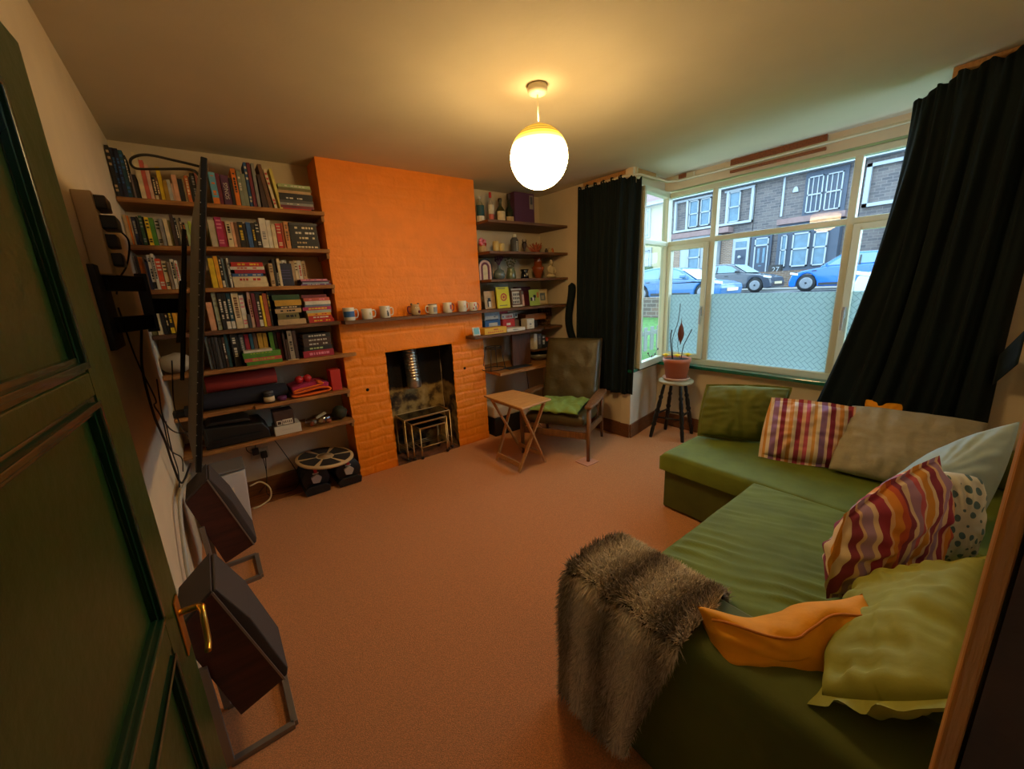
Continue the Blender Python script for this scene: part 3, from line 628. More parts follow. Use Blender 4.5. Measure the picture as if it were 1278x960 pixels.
# ================================================================ CURTAINS
m_curt = mat('dark_green_velvet_curtain', (12, 25, 28), 0.85, var=0.15, scale=4, bump=0.15, bscale=30, sheen=0.2, spec=.25)
def polyat(P, t):
    P = [Vector(p) for p in P]; L_ = [(P[i+1]-P[i]).length for i in range(len(P)-1)]; s = t*sum(L_)
    for i, l_ in enumerate(L_):
        if s <= l_ or i == len(L_)-1: return P[i].lerp(P[i+1], min(1, s/l_)), (P[i+1]-P[i]).normalized()
        s -= l_
def curtain(name, top, bot, nf, amp, label, seed=0, mid=None, belly=0.0):
    mb = MB()
    def fn(a, b):   # a along the width, b from the top down
        p, d = polyat(top, a); q_, d2 = polyat(bot, a); c = p.lerp(q_, b)
        if mid:
            m_, _ = polyat(mid, a); c = p*(1-b)*(1-b)+m_*2*b*(1-b)+q_*b*b
        n_ = Vector((d.y, -d.x, 0)).normalized()
        ph = a*nf*2*PI+seed+1.1*noise.noise(Vector((a*5, b*1.2, seed)))*2
        k = amp*(0.35+.65*min(1, b*3))*(math.sin(ph)+.35*math.sin(2.3*ph+1+b*2))
        k += .006*math.sin(a*nf*7*PI)*max(0, 1-b*14)
        z = .014*math.sin(a*nf*2*PI+.5)*max(0, 1-b*10) - (.008*math.sin(a*9) if b > .98 else 0)
        return c+n_*k+Vector((0, 0, z))
    mb.grid(fn, int(nf*26), 50)
    return mb.build(name, m_curt, solid=.004, label=label, cat='curtain')
curtain('curtain', [(R-.065, 2.87, 2.42), (R-.065, 2.38, 2.415), (R+.02, 2.215, 2.385)], [(R-.075, 2.90, .47), (R-.07, 2.42, .46), (R-.03, 2.215, .47)], 7, .020, 'long dark green curtain left of the bay window beside the armchair', 1)
cr_ = curtain('curtain', [(3.23, .565, 2.375), (3.13, .40, 2.43), (3.06, .15, 2.44), (3.06, .02, 2.44)], [(3.10, .80, .61), (3.10, .42, .655), (3.10, .04, .70)], 6, .022, 'wide dark green curtain at the right end of the bay window over the sofa', 4, mid=[(3.14, .555, 1.55), (3.12, .30, 1.6), (3.10, .06, 1.6)])
tb = MB(); tb.grid(lambda a, b: (3.10-.30*a, .055-.06*a, 1.0+.16*a+(b-.5)*.16+.02*math.sin(b*6)), 10, 6)
tb.build('curtain_corner', m_curt, cr_, solid=.004)
# ================================================================ ARMCHAIR
m_leather = mat('olive_brown_leather', (70, 58, 28), 0.45, var=0.2, scale=9, bump=0.3, bscale=30)
m_teak = wood('teak_frame', (136, 92, 52), (100, 62, 32), 0.5, (10, 10, 1))
ang = math.atan2(.61, -.12*0+.32)  # chair width direction on the floor
ch = thing('armchair', 'wooden framed armchair with olive brown leather cushions in front of the right alcove', 'armchair', (2.555, 2.57, 0), rot=math.atan2(-.28, -.54)+PI/2)
W2, D2 = .31, .29   # half width, half depth ; local -y is the front
for sx in (-1, 1):
    MB().tube([(sx*W2, -D2, 0.0), (sx*W2, -D2, .20), (sx*(W2+.005), -D2+.01, .505)], [.014, .018, .019], 10).build('leg', m_teak, ch)
    MB().tube([(sx*(W2-.02), D2+.06, 0.0), (sx*(W2-.01), D2-.02, .25), (sx*(W2-.01), D2, .50)], [.013, .017, .017], 10).build('leg', m_teak, ch)
    ar = MB(); pts = bez([(sx*(W2+.005), -D2-.03, .500), (sx*(W2+.02), -D2+.10, .520), (sx*(W2+.022), 0, .528), (sx*(W2+.005), D2-.05, .512), (sx*(W2-.015), D2+.03, .50)], 5)
    n_ = len(pts)
    for i in range(n_-1):
        w1 = .030+.016*math.sin(PI*i/(n_-1)); p, q_ = pts[i], pts[i+1]; w2 = .030+.016*math.sin(PI*(i+1)/(n_-1))
        ar.add([(p.x-w1, p.y, p.z-.010), (p.x+w1, p.y, p.z-.010), (q_.x+w2, q_.y, q_.z-.010), (q_.x-w2, q_.y, q_.z-.010), (p.x-w1, p.y, p.z+.010), (p.x+w1, p.y, p.z+.010), (q_.x+w2, q_.y, q_.z+.010), (q_.x-w2, q_.y, q_.z+.010)],
               [(0,3,2,1),(4,5,6,7),(1,2,6,5),(3,0,4,7)]+([(0,1,5,4)] if i == 0 else [])+([(2,3,7,6)] if i == n_-2 else []), True)
    ar.build('armrest', m_teak, ch, bevel=.003)
    MB().bar((sx*(W2-.004), -D2+.01, .285), (sx*(W2-.012), D2, .225), .022, .055).build('side_rail', m_teak, ch, bevel=.004)
MB().bar((-W2, -D2+.004, .235), (W2, -D2+.004, .235), .022, .06).build('front_rail', m_teak, ch, bevel=.004)
bf = MB()
for sx in (-1, 1): bf.bar((sx*(W2-.045), D2-.09, .24), (sx*(W2-.06), D2+.17, .99), .024, .030)
bf.bar((-W2+.05, D2+.16, .96), (W2-.05, D2+.16, .96), .02, .05); bf.build('back_frame', m_teak, ch, bevel=.004)
def legcush(name, w_, d_, t_, right, upv, loc, m, seed, tuft=()):
    mb = MB()
    def P(s):
        def fn(a, b):
            u, v = 2*a-1, 2*b-1; e_ = (1-abs(u)**7)*(1-abs(v)**7); x = w_/2*u; y = d_/2*v
            z = t_/2*max(0, e_)**.30+.004*noise.noise(Vector((x*9, y*9, seed)))*min(1, e_*5)
            for tx, ty in tuft: z -= .010*math.exp(-((x-tx)**2+(y-ty)**2)/.0022)
            return (x, y, s*z)
        return fn
    mb.grid(P(1), 36, 36); mb.grid(P(-1), 36, 36); o = mb.build(name, m, origin=(0, 0, 0)); basis(o, right, upv, loc); o.parent = ch; LOC[o.name] = Vector((0, 0, 0)); return o
legcush('seat_cushion', .55, .56, .13, (1, 0, 0), (0, 1, -.10), (0, -.02, .335), m_leather, 1)
legcush('back_cushion', .55, .66, .12, (1, 0, 0), (0, .33, .94), (0, D2-.02, .69), m_leather, 2, [(-.13, .12), (.13, .12), (0, -.02), (-.13, -.16), (.13, -.16)])
m_lime = mat('lime_green_cloth', (126, 150, 68), 0.85, var=.06, scale=10, bump=.3, bscale=20)
c_ = cushion('seat_pad', .46, .46, .05, m_lime, (.46, -.89, .0), (.89, .46, .03), (2.47, 2.53, .445), 'crumpled lime green cloth cushion lying on the seat of the leather armchair', 11, wr=.014, cat='cushion')
# ================================================================ FOLDING SNACK TABLE
m_pine = wood('pale_varnished_wood', (204, 156, 98), (176, 124, 68), 0.45)
ft = thing('folding_table', 'small pale wooden folding tray table with crossed legs', 'table', (1.96, 2.46, 0))
tp = MB(); tp.prism([(1.765, 2.215), (2.105, 2.255), (2.075, 2.715), (1.775, 2.745)], 'z', .612, .630); tp.build('table_top', m_pine, ft, bevel=.006)
for y, yo in ((2.39, 2.29), (2.705, 2.69)):
    MB().bar((1.80, yo-.015, .612), (2.155, y-.0+.02, .012), .014, .030, (0, 1, 0)).build('leg', m_pine, ft, bevel=.002)
    MB().bar((2.075, yo+.012, .612), (1.855, y+.012, .012), .014, .030, (0, 1, 0)).build('leg', m_pine, ft, bevel=.002)
MB().bar((1.865, 2.395, .070), (1.865, 2.71, .070), .012, .045).build('stretcher', m_pine, ft, bevel=.002)
MB().bar((2.11, 2.40, .10), (2.11, 2.72, .10), .012, .035).build('stretcher', m_pine, ft, bevel=.002)
MB().bar((1.82, 2.28, .596), (1.82, 2.70, .596), .02, .028).build('top_bearer', m_pine, ft, bevel=.002)
MB().bar((2.06, 2.29, .596), (2.05, 2.70, .596), .02, .028).build('top_bearer', m_pine, ft, bevel=.002)
# floor tile under the chair leg
MB().box(2.36, 2.51, 2.10, 2.24, 0.0, 0.006).build('floor_tile', mat('terracotta_pink', (206, 142, 112), .8), label='pinkish square coaster under the front leg of the armchair', cat='coaster', bevel=.002)
# ================================================================ STOOL WITH PLANT
m_black = mat('black_gloss_legs', (20, 18, 18), 0.35)
m_cream = mat('worn_cream_seat', (172, 158, 122), 0.6, var=.15, scale=20)
sx0, sy0 = 3.52, 2.00
st = thing('stool', 'round wooden stool with worn cream seat and black turned legs in the bay', 'stool', (sx0, sy0, 0))
MB().lathe([(.001, .548), (.150, .548), (.158, .555), (.160, .568), (.155, .576), (.001, .578)], (sx0, sy0, 0), 32).build('seat', m_cream, st)
feet = []
for dx_, dy_ in ((-.19, .13), (-.105, -.16), (.175, -.10), (.10, .145)):
    t_ = Vector((sx0+dx_*.48, sy0+dy_*.48, .548)); b2 = Vector((sx0+dx_, sy0+dy_, 0)); pts = []; rs = []
    for i in range(25):
        s = i/24; pts.append(b2.lerp(t_, s)); rs.append(.0125+.007*math.sin(PI*s)+(.0045 if i in (6, 12, 18) else -.004 if i in (5, 7, 11, 13, 17, 19) else 0)+(.003*(1-s)))
    MB().tube(pts, rs, 12).build('leg', m_black, st); feet.append((b2, t_))
for i in range(4):
    a = feet[i][0].lerp(feet[i][1], .38+.06*(i % 2)); b2 = feet[(i+1) % 4][0].lerp(feet[(i+1) % 4][1], .38+.06*(i % 2))
    MB().tube([a, a.lerp(b2, .5), b2], [.007, .010, .007], 8).build('stretcher', m_black, st)
m_terra = mat('terracotta_plastic', (190, 104, 66), 0.5); m_soil = mat('potting_soil', (52, 38, 30), 1, bump=.8, bscale=60)
pl = thing('potted_plant', 'terracotta pot with bare twigs and yellow flowers standing on the stool', 'plant', (sx0, sy0, .579))
MB().lathe([(.001, .580), (.098, .580), (.118, .590), (.124, .606), (.121, .608), (.112, .596), (.001, .594)], (sx0, sy0, 0), 32).build('saucer', mat('pale_saucer', (206, 160, 132), .5), pl)
MB().lathe([(.001, .597), (.095, .597), (.118, .752), (.124, .754), (.128, .790), (.121, .792), (.116, .775), (.001, .775)], (sx0, sy0, 0), 32).build('pot', m_terra, pl)
MB().lathe([(.001, .783), (.06, .781), (.117, .777)], (sx0, sy0, 0), 24).build('soil', m_soil, pl)
m_twig = mat('dark_twig', (58, 44, 40), .8)
for pts, r_ in (([(-.02, .03, .78), (-.03, .04, .95), (-.015, .03, 1.04), (-.005, .01, 1.12), (.0, .0, 1.22), (-.01, -.01, 1.30)], .0035), ([(-.025, .035, .78), (-.045, .05, .98), (-.03, .05, 1.06)], .006),
                ([(.02, -.03, .78), (.03, -.04, .90), (.05, -.06, .97), (.075, -.09, 1.06)], .0045), ([(.02, -.02, .78), (.0, 0, .9), (.01, .0, .98)], .0025)):
    MB().tube(bez([(sx0+x, sy0+y, z) for x, y, z in pts], 4), r_, 6).build('twig', m_twig, pl)
lf = MB(); lc = Vector((sx0, sy0, 0))
prof = [(0, 1.30), (.004, 1.24), (.018, 1.20), (.026, 1.14), (.020, 1.10), (.006, 1.06), (0, 1.03)]
lf.add([(sx0+.01-s*w_*.5, sy0-.02+s*w_, z-.12) for w_, z in prof for s in (-1, 1)], [(2*i, 2*i+1, 2*i+3, 2*i+2) for i in range(len(prof)-1)], True)
lf.build('dried_leaf', mat('dried_leaf', (112, 58, 40), .8), pl, solid=.002)
m_yel = mat('yellow_petals', (244, 206, 20), .6)
for dx_, dy_ in ((-.075, .075), (-.035, -.02), (.055, -.075)):
    mb = MB()
    for k in range(7):
        a = k*2*PI/7; c = Vector((sx0+dx_, sy0+dy_, .815)); d = Vector((math.cos(a), math.sin(a), .35))
        s_ = Vector((-d.y, d.x, 0))*.010
        mb.add([c, c+d*.022+s_*1.5, c+d*.042, c+d*.022-s_*1.5], [(0, 1, 2, 3)])
    mb.ball((sx0+dx_, sy0+dy_, .822), .016, 8); mb.build('flower', m_yel, pl, solid=.002)
vs_ = thing('glass_vase', 'tiny clear glass vase with purple sprigs on the green window sill', 'vase', (3.60, 2.31, SILL))
MB().lathe([(.001, .701), (.020, .701), (.024, .72), (.022, .75), (.012, .768), (.014, .775)], (3.60, 2.33, 0), 16).build('vase_body', glassmat('vase_glass', (.85, .92, .9), 1), vs_)
tw = MB()
for a, b2 in (((0, 0, 0), (-.06, .0, .08)), ((0, 0, 0), (.05, -.01, .06)), ((0, 0, 0), (.08, -.02, .11)), ((0, 0, 0), (-.04, -.03, .05))):
    p = Vector((3.60, 2.33, .72)); tw.tube([p, p+Vector(b2)], .0025, 5); tw.ball(p+Vector(b2), .010, 6)
tw.build('sprigs', mat('purple_sprigs', (92, 70, 84), .8), vs_)
# ================================================================ SHELVES
SH = {1: 2.10, 2: 1.845, 3: 1.594, 4: 1.325, 5: 1.073, 6: .788, 7: .538}
NM = {1: 'top', 2: 'second', 3: 'third', 4: 'fourth', 5: 'fifth', 6: 'sixth', 7: 'lowest'}
def plank(name, m, x0, x1, y0, y1, z1, t, label, wav=.004, seed=0, cat='shelf', poly=None):
    mb = MB(); n = 24; pts = []
    if poly: pts = poly
    else:
        for i in range(n+1):
            x = x0+(x1-x0)*i/n; pts.append((x, y0+wav*noise.noise(Vector((x*5, seed, 0)))))
        pts += [(x1, y1), (x0, y1)]
    mb.prism(pts, 'z', z1-t, z1); return mb.build(name, m, bevel=.003, label=label, cat=cat)
for k in range(1, 8):
    x1 = {5: .905, 4: BX0-.002}.get(k, BX0-.002); z = SH[k]
    poly = None
    if k == 5:
        poly = [(XL+.002, 3.20), (.30, 3.195), (.60, 3.19), (.88, 3.19), (.905, 3.205), (.90, 3.235), (BX0-.004, 3.245), (BX0-.004, YB-.002), (XL+.002, YB-.002)]
    if k == 6: poly = [(XL+.002, 3.235), (.17, 3.235), (.175, 3.20), (.5, 3.193), (BX0-.004, 3.197), (BX0-.004, YB-.002), (XL+.002, YB-.002)]
    plank('shelf', m_board if k in (1, 2, 3, 6) else m_boardd if k == 4 else m_board, XL+.002, x1, 3.20, YB-.002, z, .026,
          'rough wooden plank shelf left of the orange chimney, %s of seven' % NM[k], .004, k, poly=poly)
    if k in (1, 2, 3, 6, 7):
        MB().box(BX0-.022, BX0-.001, 3.23, 3.50, z-.064, z-.027).build('shelf_bearer', m_board, bevel=.002, label='short wooden bearer against the chimney under the %s left shelf' % NM[k], cat='bearer')
# the plank across the chimney that runs on into the right alcove
plank('mantel_shelf', m_boardd, .835, R-.002, 3.135, YB-.002, 1.322, .024, 'long dark plank mantel shelf across the orange chimney carrying the mugs', .003, 9, 'mantel shelf',
      [(.835, 3.135), (1.4, 3.13), (2.0, 3.128), (R-.004, 3.085), (R-.004, YB-.002), (BX1+.008, YB-.002), (BX1+.008, BY-.016), (.835, BY-.016)])
for z, nm in ((2.12, 'top'), (1.85, 'second'), (1.60, 'third')):
    plank('shelf', m_boardd, BX1+.01, R-.002, 3.085, YB-.002, z, .024, 'dark wooden plank shelf right of the orange chimney, %s of the alcove' % nm, .003, int(z*10))
plank('shelf', m_boardd, 1.93, 2.76, 3.095, YB-.002, 1.09, .026, 'wooden plank shelf under the mantel shelf in the right alcove holding board games', poly=[(1.93, 3.13), (1.95, 3.10), (2.3, 3.095), (2.76, 3.09), (2.9, 3.20), (2.9, YB-.002), (BX1+.01, YB-.002), (BX1+.01, BY-.02), (1.935, BY-.02)])
plank('shelf', m_board, BX1+.01, R-.002, 3.02, YB-.002, .72, .028, 'lowest wooden shelf in the right alcove behind the armchair', .003, 22)
plank('shelf', m_boardd, 2.72, R-.004, 3.16, YB-.002, .862, .02, 'small dark shelf behind the top of the armchair holding tapes', .003, 24)
MB().box(2.46, 2.70, 3.20, 3.222, .722, 1.062).build('shelf_divider', wood('dark_divider', (98, 58, 34), (70, 40, 22), .6, (14, 14, 1)), label='upright dark wooden board between the two lower shelves of the right alcove', cat='board', bevel=.003)
# ================================================================ BOOKS
CM = {'black': (34, 32, 32), 'tan': (188, 156, 112), 'navy': (34, 40, 66), 'blue': (48, 92, 150), 'darkteal': (28, 72, 84), 'white': (218, 210, 192), 'greybrown': (120, 104, 96), 'cream': (220, 200, 158),
      'salmon': (198, 92, 76), 'palepink': (222, 180, 160), 'brown': (112, 76, 50), 'yellow': (226, 190, 40), 'ochre': (170, 130, 44), 'palegrey': (184, 180, 168), 'pinktan': (206, 168, 146), 'peach': (224, 166, 128),
      'burntorange': (196, 104, 46), 'grey': (138, 138, 136), 'redbrown': (138, 78, 62), 'lightblue': (104, 168, 196), 'orange': (226, 124, 36), 'maroon': (112, 38, 52), 'plum': (92, 50, 82), 'greygreen': (130, 138, 118),
      'darkbrown': (66, 46, 38), 'paleyellow': (220, 204, 104), 'red': (190, 44, 36), 'darkgreen': (44, 78, 48), 'green': (82, 140, 50), 'olive': (112, 104, 60), 'palegreen': (166, 184, 130), 'lime': (160, 186, 60),
      'greycream': (192, 180, 152), 'magenta': (176, 42, 92), 'pink': (222, 130, 150), 'crimson': (160, 36, 56), 'rust': (170, 82, 48), 'tanorange': (206, 140, 80), 'redorange': (206, 76, 40), 'taupe': (138, 122, 104),
      'yelloworange': (228, 162, 44), 'greyblue': (104, 122, 140), 'palegreygreen': (164, 178, 160), 'darkgrey': (74, 74, 76), 'mustard': (196, 150, 48), 'tealblue': (38, 88, 110), 'greytan': (150, 138, 120), 'purple': (110, 70, 130), 'palegreyblue': (150, 168, 184)}
CN = {'darkteal': 'dark teal', 'greybrown': 'grey brown', 'palepink': 'pale pink', 'palegrey': 'pale grey', 'pinktan': 'pinkish tan', 'burntorange': 'burnt orange', 'redbrown': 'red brown', 'lightblue': 'light blue', 'greygreen': 'grey green',
      'darkbrown': 'dark brown', 'paleyellow': 'pale yellow', 'darkgreen': 'dark green', 'palegreen': 'pale green', 'greycream': 'greyish cream', 'tanorange': 'tan orange', 'redorange': 'red orange', 'yelloworange': 'amber yellow', 'greyblue': 'grey blue',
      'palegreygreen': 'pale grey green', 'darkgrey': 'dark grey', 'tealblue': 'teal blue', 'greytan': 'greyish tan', 'palegreyblue': 'pale grey blue'}
def cname(c): return CN.get(c, c)
def bm_(c): return mat('book_'+c, CM[c], 0.55, var=.12, scale=25)
m_page = mat('book_pages', (210, 190, 150), .9)
rb = random.Random(11)
def book_up(x0, x1, h, z, col, mark, label, group, yf=3.24, dep=.15, lean=0.0, yb=None):
    """book standing with its spine to the room; boards, pages set back, and marks on the spine"""
    w_ = x1-x0; h = max(h, .09); mb = MB(); yb = min(yf+dep, YB-.01)
    def L(x, z_): return x + lean*(z_-z)
    def bx(mb, a, b, y0, y1, z0, z1):
        mb.add([(L(a, z0), y0, z0), (L(b, z0), y0, z0), (L(b, z0), y1, z0), (L(a, z0), y1, z0), (L(a, z1), y0, z1), (L(b, z1), y0, z1), (L(b, z1), y1, z1), (L(a, z1), y1, z1)],
               [(0,3,2,1),(4,5,6,7),(0,1,5,4),(1,2,6,5),(2,3,7,6),(3,0,4,7)])
    t = min(.0022, w_*.15); z += .001
    mb.mat(0); bx(mb, x0, x0+t, yf, yb, z, z+h); bx(mb, x1-t, x1, yf, yb, z, z+h); bx(mb, x0+t, x1-t, yf, yf+.003, z, z+h)
    mb.mat(1); bx(mb, x0+t, x1-t, yf+.003, yb-.004, z+.003, z+h-.003)
    mats = [bm_(col), m_page]
    if mark not in ('-', 'SONGS'):
        mats.append(bm_(mark)); mb.mat(2); kind = rb.randrange(4)
        if kind == 0 or (mark == 'orange' and col == 'lightblue'):
            bx(mb, x0, x1, yf-.0006, yf, z+.004, z+h*.22)
        if kind in (1, 2, 0):
            zz = z+h*.30; cw = w_*.30; xm = (x0+x1)/2
            while zz < z+h*.88:
                l_ = rb.uniform(.006, .016)
                if rb.random() < .8: bx(mb, xm-cw*.8, xm+cw*.8, yf-.0006, yf, zz, min(zz+l_, z+h*.9))
                zz += l_+rb.uniform(.002, .006)
        else:
            for q in (.12, .2, .62, .74, .86): bx(mb, x0+w_*.15, x1-w_*.15, yf-.0006, yf, z+h*q, z+h*(q+.05))
    o = mb.build('book', mats, label=label, cat='book', group=group)
    return o
STROKE = {'S': [(0,1,4,.8),(0,.5,4,.7),(0,0,4,.2)], }
def glyphs(text, size, m, parent, at, right, upv, out=.0008, name='lettering'):
    cu = bpy.data.curves.new('t', 'FONT'); cu.body = text; cu.size = size; cu.extrude = .0004; cu.align_x = 'CENTER'; cu.align_y = 'CENTER'
    t = bpy.data.objects.new('t', cu); COL.objects.link(t); dg = bpy.context.evaluated_depsgraph_get(); dg.update()
    me = bpy.data.meshes.new_from_object(t.evaluated_get(dg)); bpy.data.objects.remove(t); me.materials.clear(); me.materials.append(m)
    o = bpy.data.objects.new(name, me); COL.objects.link(o)
    r_ = Vector(right).normalized(); u_ = Vector(upv).normalized(); n_ = r_.cross(u_)
    off = LOC[parent.name]; a = Vector(at)+n_*out-off
    o.parent = parent; o.matrix_local = Matrix(((r_.x, u_.x, n_.x, a.x), (r_.y, u_.y, n_.y, a.y), (r_.z, u_.z, n_.z, a.z), (0,0,0,1)))
    LOC[o.name] = off; return o
BOOK_ROWS = {
 1: [(-0.268,-0.244,0.267,"black","tan"), (-0.244,-0.227,0.258,"navy","blue"), (-0.227,-0.21,0.255,"navy","blue"), (-0.21,-0.193,0.249,"darkteal","blue"), (-0.193,-0.184,0.225,"black","white"), (-0.184,-0.176,0.133,"greybrown","-"), (-0.176,-0.161,0.129,"black","-"), (-0.155,-0.133,0.246,"cream","-"), (-0.133,-0.113,0.21,"salmon","-"), (-0.113,-0.096,0.189,"palepink","-"), (-0.093,-0.079,0.124,"black","cream"), (-0.079,-0.067,0.122,"brown","cream"), (-0.066,-0.047,0.183,"yellow","-"), (-0.047,-0.028,0.114,"ochre","-"), (-0.028,-0.012,0.119,"palegrey","-"), (-0.011,-0.001,0.101,"pinktan","-"), (-0.001,0.021,0.148,"peach","-"), (0.023,0.046,0.131,"black","-"), (0.047,0.057,0.137,"cream","-"), (0.058,0.077,0.151,"burntorange","cream"), (0.078,0.088,0.147,"black","-"), (0.089,0.111,0.171,"black","grey"), (0.112,0.125,0.19,"redbrown","-"), (0.181,0.215,0.188,"lightblue","orange"), (0.216,0.236,0.185,"maroon","-"), (0.239,0.282,0.179,"plum","SONGS"), (0.283,0.298,0.166,"black","-"), (0.301,0.326,0.223,"orange","black"), (0.329,0.352,0.216,"greygreen","white"), (0.352,0.374,0.199,"greygreen","-"), (0.378,0.394,0.27,"blue","white"), (0.395,0.414,0.269,"maroon","-"), (0.419,0.437,0.269,"grey","-"), (0.445,0.46,0.189,"darkbrown","-"), (0.463,0.481,0.208,"darkbrown","-"), (0.484,0.506,0.271,"brown","-"), (0.516,0.534,0.243,"cream","red"), (0.548,0.566,0.251,"paleyellow","-")],
 2: [(-0.272,-0.259,0.167,"cream","-"), (-0.258,-0.245,0.166,"tan","-"), (-0.244,-0.236,0.162,"orange","-"), (-0.235,-0.228,0.157,"tan","-"), (-0.227,-0.207,0.157,"navy","grey"), (-0.206,-0.197,0.159,"black","-"), (-0.195,-0.179,0.166,"darkgreen","grey"), (-0.177,-0.17,0.16,"black","-"), (-0.17,-0.151,0.158,"yellow","black"), (-0.151,-0.13,0.156,"green","-"), (-0.128,-0.106,0.155,"palegrey","black"), (-0.106,-0.09,0.153,"grey","-"), (-0.087,-0.068,0.154,"cream","-"), (-0.068,-0.055,0.148,"olive","-"), (-0.054,-0.037,0.185,"darkbrown","-"), (-0.036,-0.025,0.163,"black","white"), (-0.024,-0.013,0.161,"palegrey","-"), (-0.012,-0.001,0.165,"darkbrown","cream"), (0.001,0.012,0.139,"black","orange"), (0.013,0.027,0.133,"palegreen","-"), (0.029,0.044,0.148,"lime","-"), (0.128,0.163,0.162,"greycream","-"), (0.164,0.2,0.182,"magenta","pink"), (0.2,0.215,0.159,"crimson","-"), (0.216,0.245,0.157,"cream","black"), (0.246,0.263,0.155,"peach","-"), (0.263,0.281,0.156,"brown","-"), (0.283,0.313,0.161,"black","yellow"), (0.314,0.326,0.152,"black","-"), (0.328,0.354,0.16,"blue","-"), (0.356,0.375,0.158,"black","yellow"), (0.378,0.4,0.164,"black","white"), (0.405,0.444,0.191,"white","grey"), (0.446,0.471,0.182,"white","-"), (0.472,0.497,0.154,"cream","-"), (0.5,0.53,0.163,"red","cream"), (0.533,0.547,0.168,"rust","-"), (0.549,0.576,0.177,"tanorange","brown")],
 3: [(-0.269,-0.257,0.19,"white","-"), (-0.255,-0.243,0.19,"darkbrown","-"), (-0.242,-0.221,0.187,"orange","-"), (-0.221,-0.214,0.181,"brown","-"), (-0.214,-0.202,0.163,"navy","-"), (-0.201,-0.184,0.2,"white","black"), (-0.183,-0.169,0.206,"white","black"), (-0.168,-0.143,0.179,"redorange","white"), (-0.141,-0.119,0.166,"cream","black"), (-0.117,-0.103,0.16,"taupe","-"), (-0.101,-0.082,0.176,"white","black"), (-0.081,-0.067,0.17,"white","red"), (0.087,0.115,0.183,"yellow","-"), (0.117,0.139,0.197,"yelloworange","-"), (0.141,0.156,0.201,"black","white"), (0.157,0.171,0.184,"greyblue","-"), (0.172,0.182,0.18,"black","-"), (0.183,0.194,0.184,"white","black"), (0.415,0.439,0.152,"tan","brown"), (0.441,0.457,0.182,"black","-"), (0.458,0.468,0.082,"palegrey","black"), (0.469,0.485,0.184,"cream","-")],
 4: [(-0.262,-0.236,0.205,"olive","-"), (-0.233,-0.209,0.204,"cream","-"), (-0.207,-0.188,0.203,"black","-"), (-0.187,-0.172,0.176,"black","cream"), (-0.171,-0.151,0.175,"black","yellow"), (-0.148,-0.129,0.173,"yelloworange","-"), (0.028,0.059,0.182,"peach","-"), (0.067,0.092,0.243,"palegreygreen","grey"), (0.094,0.116,0.235,"black","white"), (0.117,0.14,0.234,"black","white"), (0.143,0.164,0.233,"darkteal","white"), (0.169,0.208,0.235,"cream","brown"), (0.21,0.236,0.218,"white","pink"), (0.238,0.254,0.086,"darkgrey","-"), (0.258,0.277,0.236,"palepink","maroon"), (0.28,0.302,0.227,"maroon","-"), (0.304,0.326,0.222,"black","white"), (0.328,0.343,0.21,"yellow","-"), (0.346,0.371,0.224,"rust","-"), (0.379,0.405,0.235,"black","yellow")],
 5: [(-0.019,-0.004,0.215,"greyblue","-"), (-0.003,0.011,0.206,"black","-"), (0.014,0.032,0.211,"black","-"), (0.033,0.048,0.209,"darkgrey","-"), (0.05,0.067,0.203,"black","-"), (0.069,0.083,0.206,"darkbrown","white"), (0.084,0.101,0.231,"darkteal","-"), (0.117,0.152,0.223,"black","white"), (0.154,0.166,0.22,"black","-"), (0.168,0.195,0.21,"darkgrey","palegrey"), (0.198,0.224,0.207,"crimson","-"), (0.227,0.246,0.208,"tealblue","-"), (0.249,0.27,0.21,"brown","-"), (0.275,0.304,0.207,"mustard","-"), (0.307,0.333,0.204,"mustard","-"), (0.345,0.371,0.208,"green","-"), (0.374,0.389,0.206,"black","-"), (0.395,0.419,0.203,"maroon","-"), (0.422,0.435,0.193,"darkbrown","-"), (0.438,0.452,0.149,"darkbrown","-"), (0.453,0.483,0.209,"greytan","black"), (0.486,0.508,0.207,"darkbrown","-")],
}

EXTRA = {3: [(.475,.499,.175,'white','black'),(.501,.517,.18,'cream','brown'),(.519,.548,.185,'white','brown'),(.570,.596,.178,'tan','-'),(.598,.618,.182,'cream','brown'),(.620,.645,.182,'white','red'),(.647,.672,.178,'tan','brown')]}
for s, row in BOOK_ROWS.items():
    row = sorted(row)
    z = SH[s]
    for i, (x0, x1, h, c, mk) in enumerate(row):
        nb = row[i-1][3] if i else None; nx_ = row[i+1][3] if i+1 < len(row) else None
        side = 'beside %s one' % cname(nb) if nb else 'against the left wall' if s != 5 else 'beside the television'
        n_th = '%d%s' % (i+1, 'th' if 10 < i+1 < 14 else {1: 'st', 2: 'nd', 3: 'rd'}.get((i+1) % 10, 'th'))
        label = '%s book %s, %s from left, %s left shelf' % (cname(c), side, n_th, NM[s])
        lean = {1: {34: -.10, 35: -.10}}.get(s, {}).get(i, 0)
        if s == 1 and x0 > .5: lean = -.13 if x0 < .54 else -.12
        if s == 4 and .37 < x0 < .38: x1 = .383; x0 = .373
        yf_ = 3.29 if (s == 5 and .15 < x0 < .40) else 3.24
        if s == 5 and .15 < x0 < .40: dep_ = .13
        else: dep_ = rb.uniform(.12, .17)
        x0 = max(x0, XL+.004)
        o = book_up(x0+.0004, x1-.0004, h, z, c, mk, label, 'books standing on the %s left shelf' % NM[s], yf_+rb.uniform(-.006, .006), dep_, lean)
        if mk == 'SONGS': glyphs('SONGS', .030, bm_('white'), o, ((x0+x1)/2, 3.232, z+.085), (0, 0, 1), (-1, 0, 0), .002)
for i, (x0, x1, h, c, mk) in enumerate(EXTRA[3]):
    book_up(x0, x1, h, SH[3]+(.001 if x1 < .56 else .06 if False else .001), c, mk, '%s book at the back of the third left shelf, %s of the row' % (cname(c), ORD[i]), 'back row on the third left shelf', 3.37, .12)
